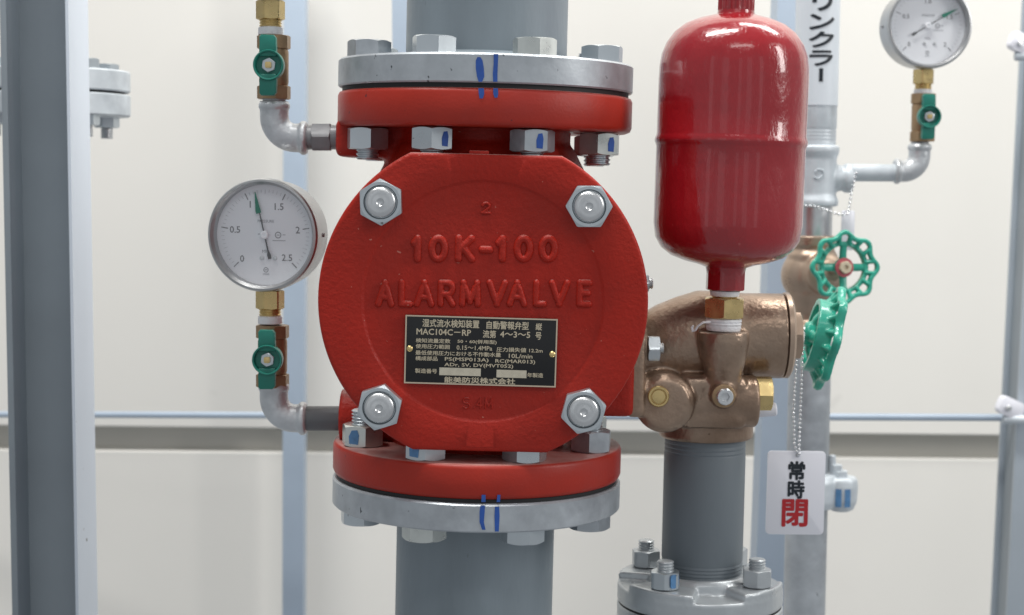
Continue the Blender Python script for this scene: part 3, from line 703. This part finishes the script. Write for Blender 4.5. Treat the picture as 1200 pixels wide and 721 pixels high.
# ================================================================== RETARD TANK
TY = -0.012
ta, tb = P(849.5, 340, TY), P(863.5, -10, TY); TL = (tb-ta).length; kt = TL/math.hypot(14, 350)
TFm = frame(ta, tb-ta, (1, 0, 0))
tank = thing('pressure_tank', 'glossy red cylindrical tank hanging over the bronze valve body', 'tank', (0, 0, 0), TFm)
H = lambda y: (340-y)*kt
Rt = 87.5*kt
bm = NEW()
prof = [(22*kt, H(322)), (24*kt, H(313)), (34*kt, H(309.5)), (50*kt, H(306)), (66*kt, H(300)), (78*kt, H(291)), (85*kt, H(279)), (Rt*1.0, H(262)), (Rt, H(240)), (Rt, H(200)),
        (Rt, H(172)), (Rt+0.8*kt, H(169.5)), (Rt+2.0*kt, H(166.5)), (Rt+2.0*kt, H(163.5)), (Rt+0.8*kt, H(160)), (Rt, H(157.5)), (Rt, H(130)), (Rt, H(95)), (Rt*0.995, H(78)),
        (85*kt, H(64)), (80*kt, H(51)), (71*kt, H(38)), (59*kt, H(28.5)), (44*kt, H(22)), (30*kt, H(18.5)), (22*kt, H(16)), (21*kt, H(12))]
lathe(bm, prof, N=128); part('shell', bm, 'tank_red', tank, angle=50)
bm = NEW(); hexnut(bm, 44*kt, H(315)-H(340), Matrix.Translation((0, 0, 0)), 0.42, n=8); part('outlet_socket', bm, 'tank_red', tank)
bm = NEW(); rings(bm, [(lambda a: (20.5 + 0.9*math.cos(20*a))*kt, H(15)), (lambda a: (20.5 + 0.9*math.cos(20*a))*kt, H(-14)), (16*kt, H(-17))], I4, 160); part('top_plug', bm, 'tank_red', tank)

bush = thing('brass_bushing', 'brass hexagon bushing wrapped in white tape under the red tank', 'pipe fitting', (0, 0, 0), TFm)
bm = NEW(); lathe(bm, [(15*kt, H(341)), (18*kt, H(341)), (17*kt, H(347)), (14*kt, H(348))], N=32); part('seal_tape', bm, 'tape', bush)
bm = NEW(); thread(bm, 15*kt, H(352), H(344), 0.0014, depth=0.0005); part('thread', bm, 'brass', bush)
bm = NEW(); hexnut(bm, 45*kt, H(349)-H(373), Matrix.Translation((0, 0, H(373))), 0.40); part('hexagon', bm, 'brass', bush, angle=22)
bm = NEW(); lathe(bm, [(18*kt, H(372)), (21*kt, H(374)), (21.5*kt, H(377)), (20.5*kt, H(378)), (21.5*kt, H(380)), (20.5*kt, H(382)), (21*kt, H(384)), (20*kt, H(388)), (12*kt, H(390))], N=40)
part('seal_tape', bm, 'tape', bush)
bm = NEW(); w0 = TFm.inverted() @ P(830, 376, TY-0.012)
pts = [TFm.inverted() @ P(x, y, TY + dy) for x, y, dy in ((832, 377, -0.011), (824, 378, -0.013), (818, 382, -0.012), (815, 387, -0.011), (812, 388, -0.010), (811, 384, -0.010), (812.5, 381.5, -0.011))]
tube(bm, pts, [0.0018, 0.0016, 0.0015, 0.0013, 0.0012, 0.0010, 0.0006], 10, flat=0.5); part('tape_end', bm, 'tape', bush)

# ================================================================== BRONZE VALVE BODY
BY = 0.03; kb = mpp(BY)
bv = thing('bronze_valve', 'bronze test valve body bolted to the right side of the red alarm valve', 'valve', P(826, 512, BY))
bm = NEW()
q = P(840, 393, BY); cyl(bm, 50*kb, 0, 77*kb, frame(q, (1, 0, 0)), 64)
tube(bm, [P(x, y, BY) for x, y in ((744, 424), (766, 414), (784, 407), (804, 401.5), (826, 397), (848, 394.5), (872, 393))], [47*kb, 48*kb, 52*kb, 55*kb, 57.5*kb, 54*kb, 50*kb], 48)
ba, bb = P(848, 388, TY), P(848, 466, TY)
lathe(bm, [(29*kb, 0), (29.5*kb, 12*kb), (26*kb, 30*kb), (20*kb, 52*kb), (16*kb, 78*kb)], frame(ba, bb-ba), 40)
cyl(bm, 30*kb, 0, 128*kb, frame(P(757, 469, 0.0), (1, 0, 0)), 48, 0.002)
box(bm, P(800, 0, 0).x, P(883, 0, 0).x, -0.018, 0.045, P(860, 500, 0).z, P(860, 438, 0).z, 0.006)
cyl(bm, 34*kb, 0, 0.045, frame(P(773, 464, 0.018), (0, -1, 0)), 48, 0.005)
bmesh.ops.create_uvsphere(bm, u_segments=32, v_segments=20, radius=15*kb, matrix=Matrix.Translation(P(848, 464, -0.022)))
cyl(bm, 55.5*kb, 0, 68*kb, frame(P(827, 512, BY), (0, 0, 1)), 64, 0.0015)
box(bm, P(738.5, 0, 0).x, P(759.5, 0, 0).x, -0.030, 0.075, P(749, 490, -0.03).z, P(749, 350, 0).z, 0.003)
bm = blend(bm, 0.00125, 5)
body = part('body', bm, 'bronze', bv, angle=60)
bm = NEW(); lathe(bm, [(47*kb, 0.0), (50.5*kb, 0.0006), (50.5*kb, 6*kb), (46*kb, 9*kb), (0, 10*kb)], frame(P(917, 393, BY), (1, 0, 0)), 64); part('end_cap', bm, 'bronze_cap', bv)
bm = NEW(); hexnut(bm, 54*kb, 13*kb, frame(P(924.5, 393.5, BY), (1, 0, 0), (0, 0, 1)), 0.42); part('hex_plug', bm, 'bronze_cap', bv, angle=22)
bm = NEW(); hexnut(bm, 37*kb, 21*kb, frame(P(882.5, 461, 0.0), (1, 0, 0), (0, 0, 1)), 0.55); part('hex_plug', bm, 'brass', bv, angle=22)
bm = NEW(); cyl(bm, 8*kb, 0, 30*kb, frame(P(880, 482, 0.02), (1, 0, 0.1)), 24, 0.001); part('plastic_cap', bm, 'white', bv)
q = P(771.5, 464.5, -0.0275); F = frame(q, (0, -1, 0), (1, 0, 0))
bm = NEW(); lathe(bm, [(12*kb, 0), (12*kb, 0.0015), (11*kb, 0.0024), (9.2*kb, 0.0024), (8.6*kb, 0.0012), (8.0*kb, 0.0012), (7.4*kb, 0.0022), (0, 0.0026)], F, 40); sl = part('brass_plug', bm, 'brass', bv)
q = P(848, 464, -0.0370); F = frame(q, (0.05, -1, 0), (1, 0, 0))
bm = NEW(); lathe(bm, [(13*kb, 0), (13*kb, 0.0012), (11*kb, 0.0018), (0, 0.0018)], F, 32); sc = part('screw_washer', bm, 'brass_dull', bv)
bm = NEW(); rings(bm, [(9*kb, 0.0016), (9.3*kb, 0.003), (9.3*kb, 0.0060), (8.4*kb, 0.0068), (hexr(9.4*kb), 0.0068), (hexr(8.6*kb), 0.0034), (0, 0.0028)], F, 48); part('socket_screw', bm, 'steel', bv, angle=22)
for px, py, Y, af in ((765.5, 408.5, -0.02, 0.017), (763, 332, 0.01, 0.012)):
    F = frame(P(759 if py > 400 else 746.5, py, Y), (1, 0, 0), (0, 0, 1))
    bm = NEW(); hexnut(bm, af, 0.0085, F, 0.5); nt = part('flange_nut', bm, 'zinc', bv, angle=22)
    bm = NEW(); thread(bm, 0.0042, 0.008, 0.0115, 0.0012, F); part('bolt_end', bm, 'steel', nt)

# drain pipe and its flange
da, db = P(822, 676, BY), P(826.5, 508, BY); DF = frame(da, db-da, (1, 0, 0)); DL = (db-da).length; kd = DL/168
dp = thing('drain_pipe', 'grey threaded pipe between the bronze valve and the silver flange', 'pipe', (0, 0, 0), DF)
bm = NEW(); rp = 46.8*kd
prof = [(rp*0.985, -6*kd)]
for i in range(5): prof += [(rp*0.992, (1+i*4)*kd), (rp*1.0, (2.2+i*4)*kd), (rp*0.985, (4.6+i*4)*kd)]
prof += [(rp, 24*kd), (rp, 146*kd)]
for i in range(3): prof += [(rp*0.985, (148+i*5)*kd), (rp*0.998, (150+i*5)*kd)]
prof += [(rp*0.985, DL)]
lathe(bm, prof, N=96); part('pipe_wall', bm, 'pipe_shaded', dp, angle=20)

fc = P(820, 690, BY); RB = 98*kb
z_t = P(884, 692, -0.012).z; z_f = P(822, 709, BY-RB).z; z_g = P(721, 704, BY).z
fl = thing('pipe_flange', 'silver four bolt pipe flange at the bottom with notches between its nuts', 'flange', (fc.x, BY, z_g-0.10))
C0 = Matrix.Translation((fc.x, BY, 0))
angs = [math.radians(x) for x in (-38, -128, 142, 52)]
bm = NEW()
lathe(bm, [(RB-0.001, z_g+0.0006), (RB, z_g+0.0016), (RB, z_f-0.001), (RB-0.001, z_f), (0.03, z_f)], C0, 96)
lathe(bm, [(0.039, z_f-0.002), (0.037, z_t+0.001), (0.034, z_t+0.004), (rp*0.99, z_t+0.004), (rp*0.99, z_f)], C0, 64)
for a0 in angs:
    w_ = math.radians(27)
    pts = [(0.033*math.cos(a0-w_*1.1), 0.033*math.sin(a0-w_*1.1))] + [((RB-0.0003)*math.cos(a0-w_+2*w_*i/10), (RB-0.0003)*math.sin(a0-w_+2*w_*i/10)) for i in range(11)] + [(0.033*math.cos(a0+w_*1.1), 0.033*math.sin(a0+w_*1.1))]
    prism(bm, pts, z_f-0.003, z_t, C0, 0.0022)
bm = blend(bm, 0.0011, 3); part('upper_half', bm, 'silver', fl, angle=60)
bm = NEW(); cyl(bm, RB*0.985, z_g-0.0008, z_g+0.0008, C0, 64); part('gasket', bm, 'rubber', fl)
bm = NEW(); lathe(bm, [(RB-0.001, z_g-0.02), (RB, z_g-0.019), (RB, z_g-0.0016), (RB-0.001, z_g-0.0006), (0.03, z_g-0.0006)], C0, 96); part('lower_half', bm, 'silver', fl)
for a0 in angs:
    F = C0 @ Matrix.Translation((0.0485*math.cos(a0), 0.0485*math.sin(a0), z_t)) @ Matrix.Rotation(random.uniform(0, 1), 4, 'Z')
    bm = NEW(); hexnut(bm, 0.0200, 0.0125, F @ Matrix.Translation((0, 0, 0.0005)), 0.3); nt = part('nut', bm, 'zinc' if a0 == angs[1] else 'silver', fl, angle=22)
    bm = NEW(); thread(bm, 0.0062, 0.012, 0.0205, 0.0018, F); part('bolt_end', bm, 'silver', nt)
    if a0 == angs[1]:
        bm = NEW(); FF = frame(Vector((fc.x + 0.0485*math.cos(a0), BY + 0.0485*math.sin(a0), z_t+0.007)) , (0.6, -0.8, 0), (0.8, 0.6, 0))
        prism(bm, rrect(0.008, 0.010, 0.002), 0.0100, 0.0105, FF); part('ink_mark', bm, 'blue_faint', nt)

# ================================================================== SPRINKLER RISER ON THE RIGHT
SY = 0.38; ks = mpp(SY)
sa, sb = P(959.5, -30, SY), P(941, 780, SY)
SF = frame(sb, sa-sb, (1, 0, 0)); SL = (sa-sb).length; kk = SL/math.hypot(18.5, 810)
HS = lambda y: (780-y)*kk
RS = 24.5*kk
sr = thing('sprinkler_pipe', 'galvanised riser with a white label of black Japanese letters at its top', 'pipe', (0, 0, 0), SF)
bm = NEW(); prof = [(RS, HS(144))]
for i in range(4): prof += [(RS*0.985, HS(146+i*4)), (RS*0.965, HS(147.5+i*4)), (RS*0.98, HS(149+i*4))]
prof = [(RS*0.96, HS(168))] + prof[::-1] + [(RS, HS(110)), (RS, HS(-30))]
lathe(bm, prof, N=64); part('pipe_wall', bm, 'galv_light', sr)
bm = NEW(); lathe(bm, [(RS, HS(120)), (RS+0.0006, HS(120)), (RS+0.0006, HS(-30)), (RS, HS(-30))], N=96); lab = part('label_sleeve', bm, 'label_white', sr)
def on_pipe_text(ch, yc, h, w, off, rot=0.0, bold=0.0005):
    bt = text_bm(ch, w, h, 0, 0, bold, rot, res=4)
    for _ in range(4):
        es = [e for e in bt.edges if e.calc_length() > 0.0025]
        if not es: break
        bmesh.ops.subdivide_edges(bt, edges=es, cuts=1)
        bmesh.ops.triangulate(bt, faces=bt.faces)
    bm = NEW(); R = RS + 0.0010
    for v in bt.verts:
        a = -PI/2 + (v.co.x + off)/R
        v.co = Vector((R*math.cos(a), R*math.sin(a), HS(yc) + v.co.y))
    merge(bm, bt); part('letter', bm, 'text_black', lab, flat=True)
OFF = 1.0*kk
on_pipe_text('リ', 1, 25*kk, 25*kk, OFF)
on_pipe_text('ン', 26, 16.5*kk, 31*kk, OFF)
on_pipe_text('ク', 46, 17*kk, 31*kk, OFF)
on_pipe_text('ラ', 67, 16.5*kk, 29*kk, OFF)
on_pipe_text('ー', 86, 15*kk, 5*kk, OFF-0.5*kk, PI/2)

tee = thing('pipe_tee', 'pale galvanised tee on the sprinkler riser beside the red tank', 'pipe fitting', (0, 0, 0), SF)
bm = NEW(); r1 = 25.5*kk
lathe(bm, [(r1*0.9, HS(236)), (r1*1.10, HS(235)), (r1*1.11, HS(229)), (r1*1.06, HS(226)), (r1*1.0, HS(222)), (r1*1.0, HS(180)), (r1*1.06, HS(176)), (r1*1.11, HS(172)), (r1*1.10, HS(166)), (r1*0.9, HS(165))], N=64)
TF = Matrix.Translation((0, 0, HS(203))) @ frame((0, 0, 0), (1, 0, 0))
lathe(bm, [(17*kk, 10*kk), (16*kk, 26*kk), (14.5*kk, 32*kk), (17*kk, 36*kk), (17*kk, 43*kk), (15*kk, 44*kk)], TF, 40)
bm = blend(bm, 0.0011, 4); part('tee_body', bm, 'galv_light', tee, angle=60)
bm = NEW(); tube(bm, [(-4*kk, -r1-0.0002, HS(196)), (-1*kk, -r1-0.0004, HS(193)), (5*kk, -r1+0.0002, HS(194)), (6*kk, -r1+0.0004, HS(199)), (0, -r1-0.0002, HS(204)), (-5*kk, -r1+0.0002, HS(202))], 0.0009, 8); part('cast_mark', bm, 'galv_light', tee)
q = P(990, 202.5, SY)
br = thing('branch_pipe', 'pale galvanised branch pipe from the tee to the right elbow', 'pipe', q)
bm = NEW(); cyl(bm, 10.2*ks, 0, 62*ks, frame(q, (1, 0, 0.004)), 32); part('pipe_wall', bm, 'galv_light', br)
EM = Matrix.Translation(P(1077, 201, SY)) @ Matrix.Rotation(PI, 4, 'Z')
er = dup(e1, EM, 'galvanised elbow at right carrying the small gauge on its branch')
cr = dup(c1, Matrix.Translation(P(1080.5, 166, SY)), 'green lever ball valve under the right gauge, paler in the light')
g2 = make_gauge('pressure_gauge', 'pressure gauge at top right with its green pointer swung to the upper right', P(1081.5, 112.5, SY), 2.0,
                [(0, '0'), (0.5, '0.5'), (1, '1.0'), (1.5, '1.5'), (2, '2')], 1.44, 40, -0.05, 0.004)
# valve below the tee
gv = thing('gate_valve', 'bronze gate valve under the tee with a green handwheel facing forward', 'valve', (0, 0, 0), SF, 'bronze valves with green handwheels')
bm = NEW(); lathe(bm, [(22*kk, HS(272)), (22*kk, HS(234))], N=40); part('chrome_nipple', bm, 'steel', gv)
bm = NEW()
lathe(bm, [(20*kk, HS(384)), (27*kk, HS(383)), (27*kk, HS(372)), (20*kk, HS(368)), (20*kk, HS(360)), (24*kk, HS(352)), (29*kk, HS(338)), (31*kk, HS(315)), (29*kk, HS(292)), (24*kk, HS(284)), (27*kk, HS(281)), (27*kk, HS(270)), (20*kk, HS(269))], N=48)
bmesh.ops.create_uvsphere(bm, u_segments=32, v_segments=20, radius=33*kk, matrix=Matrix.Translation((-3*kk, 0, HS(316))))
wdir = Vector((0.30, -0.95, 0.06)).normalized()
lathe(bm, [(24*kk, 0), (24*kk, 36*kk), (14*kk, 40*kk), (9*kk, 52*kk)], frame((0, 0, HS(314)), wdir), 40)
bm = blend(bm, 0.0012, 4); part('body', bm, 'bronze_cap', gv, angle=60)
for y0 in (336, 342):
    pass
def wheel(parent, F, R, cone=0.0, depth=0.007, ns=4, rot=0.3, lobes=8, hubm='hub_red'):
    bm = NEW(); n = 96
    ri = R*0.66
    # deep inner ring, wavy outer rim set forward of it, joined by short webs
    q = R/0.03; z0, z1 = -depth*0.55, depth*0.25
    rings(bm, [(ri-0.0018*q, z0), (ri+0.0018*q, z0), (ri+0.0020*q, z1), (ri-0.0014*q, z1+0.0006*q), (ri-0.0018*q, z0)], F, n, cap0=False, cap1=False)
    wr = lambda a: R*(0.915 + 0.070*math.cos(lobes*a))
    h = 0.0021*q; zr = depth*0.42
    rings(bm, [(lambda a: wr(a)-h, zr-h*1.1), (lambda a: wr(a)+h*0.5, zr-h*1.3), (lambda a: wr(a)+h, zr), (lambda a: wr(a)+h*0.5, zr+h*1.2), (lambda a: wr(a)-h, zr+h*1.1), (lambda a: wr(a)-h, zr-h*1.1)], F, 192, cap0=False, cap1=False)
    for i in range(lobes):
        a = 2*PI*i/lobes + PI/lobes
        for da_ in (-0.17, 0.17):
            T = F @ Matrix.Rotation(a+da_, 4, 'Z')
            tube(bm, [T @ Vector((ri+0.0004, 0, depth*0.05)), T @ Vector((R*0.88, R*0.03*(1 if da_ > 0 else -1), zr))], h*0.95, 8, flat=1.5, up=F.to_3x3() @ Vector((0, 0, 1)))
    for i in range(ns):
        T = F @ Matrix.Rotation(rot + 2*PI*i/ns, 4, 'Z')
        wsp = 0.0032*R/0.03
        tube(bm, [T @ Vector((R*0.08, 0, -cone)), T @ Vector((R*0.30, 0, -cone*0.9)), T @ Vector((ri, 0, 0))], [wsp*1.25, wsp*1.1, wsp], 10, flat=0.55, up=F.to_3x3() @ Vector((0, 0, 1)))
    lathe(bm, [(R*0.20, -cone-0.006), (R*0.24, -cone-0.004), (R*0.22, -cone+0.003), (0, -cone+0.0035)], F, 32)
    bm = blend(bm, 0.00062*R/0.03, 3)
    w = part('handwheel', bm, 'wheel_green', parent, angle=60)
    bm = NEW(); lathe(bm, [(R*0.27, -cone+0.0032), (R*0.27, -cone+0.0042), (R*0.15, -cone+0.0043)], F, 32, cap1=False); hb = part('hub_plate', bm, hubm, w)
    bm = NEW(); hexnut(bm, R*0.32, 0.004, F @ Matrix.Translation((0, 0, -cone+0.0041)), 0.3, hole=R*0.07); part('hub_nut', bm, 'gold', w, angle=22)
    return w
SFI = SF.inverted()
wc = SFI @ P(988.5, 313.5, SY-0.06)
bm = NEW(); v0 = Vector((0, 0, HS(314))); v1 = wc
tube(bm, [v0, v1], 0.005, 16); part('stem', bm, 'bronze_cap', gv)
WF = frame(wc, SFI.to_3x3() @ Vector((0.22, -0.97, 0.05)), SFI.to_3x3() @ Vector((1, 0.2, 0)))
wheel(gv, WF, 42.0*mpp(SY-0.06), cone=0.002, depth=0.0075, rot=0.0)
lr = thing('sprinkler_pipe', 'grey galvanised lower riser passing behind the hanging white tag', 'pipe', (0, 0, 0), SF)
bm = NEW(); lathe(bm, [(RS, 0), (RS, HS(380))], N=64); part('pipe_wall', bm, 'galv', lr)

# second valve, wheel edge on, nearer the camera
VY = 0.11; kv = mpp(VY)
av = thing('globe_valve', 'small valve beside the bronze body with a green handwheel turned edge on', 'valve', P(900, 395, VY), I4, 'bronze valves with green handwheels')
n2 = Vector((0.965, -0.05, -0.215)).normalized()
hubp = P(947, 391, VY)
Wc = hubp + n2*0.0105
WF = frame(Wc, n2, (0, -1, 0))
wheel(av, WF, 60*kv, cone=0.0085, depth=0.0160, rot=0.12)
bm = NEW(); tube(bm, [hubp - n2*0.05, hubp], 0.0048, 16); part('stem', bm, 'steel', av)
bm = NEW(); hexnut(bm, 0.0175, 0.008, frame(hubp - n2*0.016, n2), 0.3); part('gland_nut', bm, 'brass', av, angle=22)
bm = NEW()
cyl(bm, 0.012, 0, 0.02, frame(hubp - n2*0.036, n2), 24, 0.001)
cyl(bm, 0.016, -0.03, 0.016, frame(hubp - n2*0.055, (0, 0, 1)), 32, 0.002)
bm = blend(bm, 0.0011, 3); part('body', bm, 'bronze_cap', av, angle=60)

# grooved coupling behind the tag
gc = thing('pipe_coupling', 'pale two piece pipe coupling with blue marks right of the white tag', 'coupling', (0, 0, 0), SF)
bm = NEW()
lathe(bm, [(RS, HS(590)), (RS+9*kk, HS(588)), (RS+12*kk, HS(580)), (RS+12*kk, HS(556)), (RS+9*kk, HS(549)), (RS, HS(547))], N=48)
lathe(bm, [(10*kk, HS(592)), (15*kk, HS(589)), (18.5*kk, HS(580)), (19.5*kk, HS(562)), (18.5*kk, HS(554)), (16*kk, HS(551))], Matrix.Translation((RS+14*kk, -8*kk, 0)), 40)
bm = blend(bm, 0.0012, 4); part('housing', bm, 'galv_light', gc, angle=60)
B = Matrix.Translation((RS+11*kk, -8*kk, 0))
bm = NEW(); hexnut(bm, 19*kk, 8*kk, B @ Matrix.Translation((0, 0, HS(552))), 0.3); part('nut', bm, 'galv_light', gc, angle=22)
bm = NEW(); hexnut(bm, 14*kk, 7*kk, B @ Matrix.Translation((-4*kk, 0, HS(544))), 0.1); part('nut', bm, 'galv_light', gc, angle=22)
bm = NEW(); cyl(bm, 4*kk, HS(546), HS(526), B @ Matrix.Translation((-8*kk, 0, 0)), 20, 0.0006); part('bolt_end', bm, 'galv_light', gc)
for i, x in enumerate((8, 17)):
    bm = NEW(); Fp = B @ Matrix.Translation((3*kk, 0, HS(573)))
    a = -PI/2 - 0.35 + 0.55*i
    for j in range(5):
        pass
    vs = []
    for zz in (-11*kk, 0, 10*kk):
        vs.append([bm.verts.new(Fp @ Vector((19.9*kk*math.cos(a+t_), 19.9*kk*math.sin(a+t_), zz))) for t_ in (-0.18, 0, 0.18)])
    for r_ in range(2):
        for c_ in range(2): bm.faces.new((vs[r_][c_], vs[r_][c_+1], vs[r_+1][c_+1], vs[r_+1][c_]))
    part('ink_mark', bm, 'blue_faint', gc)

# ================================================================== TAG AND CHAINS
GY = 0.085; kg = mpp(GY)
tc_ = P(932.3, 577.5, GY); GF = frame(tc_, (0.06, -1, 0.03), (1, 0.06, -0.012))
tg = thing('hanging_tag', 'white tag with black and red Japanese characters hanging on a ball chain', 'tag', tc_)
tw, th = 69.5*kg, 99.5*kg
bm = NEW(); prism(bm, rrect(tw, th, 5*kg, 8), -0.0006, 0.0006, GF, 0.0002); part('plate', bm, 'white', tg)
for s, x, y, h, w, m, bo in (('常', 0.3, 26.5, 21, 20.5, 'text_black', 0.00055), ('時', 0.3, 4.0, 20.5, 20.5, 'text_black', 0.00055), ('閉', -0.5, -24, 31, 31.5, 'text_red', 0.0007)):
    bt = text_bm(s, w*kg, h*kg, 0, 0, bo, res=3); bm = NEW(); merge(bm, bt, GF @ Matrix.Translation((x*kg, y*kg, 0.0009)))
    part('letter', bm, m, tg, flat=True)
hole = GF @ Vector((1*kg, 45*kg, 0))
bm = NEW(); lathe(bm, [(2.6*kg, -0.0008), (2.6*kg, 0.0008), (1.6*kg, 0.0009)], Matrix.Translation(hole) @ GF.to_3x3().to_4x4(), 20, cap0=False, cap1=False); part('eyelet', bm, 'galv', tg)
def ball_chain(label, pts, r=0.00118, step=0.0034):
    pts = [Vector(p) for p in pts]
    t = thing('ball_chain', label, 'chain', pts[0], I4, 'bright ball chains')
    bm = NEW(); acc = 0.0
    for a, b in zip(pts, pts[1:]):
        L = (b-a).length; s = acc
        while s < L:
            bmesh.ops.create_icosphere(bm, subdivisions=2, radius=r, matrix=Matrix.Translation(a + (b-a)*(s/L))); s += step
        acc = s - L
    part('balls', bm, 'chain', t)
    bm = NEW(); tube(bm, pts, 0.00025, 6); part('link_wire', bm, 'chain', t)
h0 = hole + Vector((0, -0.0015, 0))
ball_chain('bright ball chain hanging in two strands down to the white tag',
           [h0, P(931, 520, GY-0.002), P(930, 480, GY-0.002), P(932.5, 440, GY-0.002), P(936, 400, GY-0.002), P(940, 386, GY+0.004), P(942.5, 388, GY+0.02), P(941.5, 400, GY+0.004), P(940, 440, GY), P(938, 480, GY), P(936.5, 520, GY), h0 + Vector((0.001, -0.001, 0.001))])
# small chain and white tag at the tee
def around(a_, y): 
    v = SF @ Vector((27.5*kk*math.cos(a_), 27.5*kk*math.sin(a_), HS(y))); return v
ball_chain('bright ball chain looped round the riser under the tee',
           [P(1003, 203, SY-0.018), P(1001, 212, SY-0.019), P(998, 225, SY-0.02), P(996, 238, SY-0.022), P(994, 250, SY-0.026), P(986, 252, SY-0.027), P(978, 250, SY-0.029), P(968, 246, SY-0.030), P(957, 242.5, SY-0.030), P(944, 241, SY-0.028), P(930, 239, SY-0.02)],
           r=0.0014, step=0.0041)
q = P(993.5, 270, SY-0.022)
wt = thing('hanging_tag', 'small white tag seen edge on behind the forward facing green handwheel', 'tag', q)
F = frame(q, (0.35, -0.95, 0), (0.95, 0.35, 0)); bm = NEW(); prism(bm, rrect(17*ks, 46*ks, 3*ks), -0.0006, 0.0006, F, 0.0002); part('plate', bm, 'white', wt)
for o in bpy.data.objects:
    if '_l' in o: del o['_l']
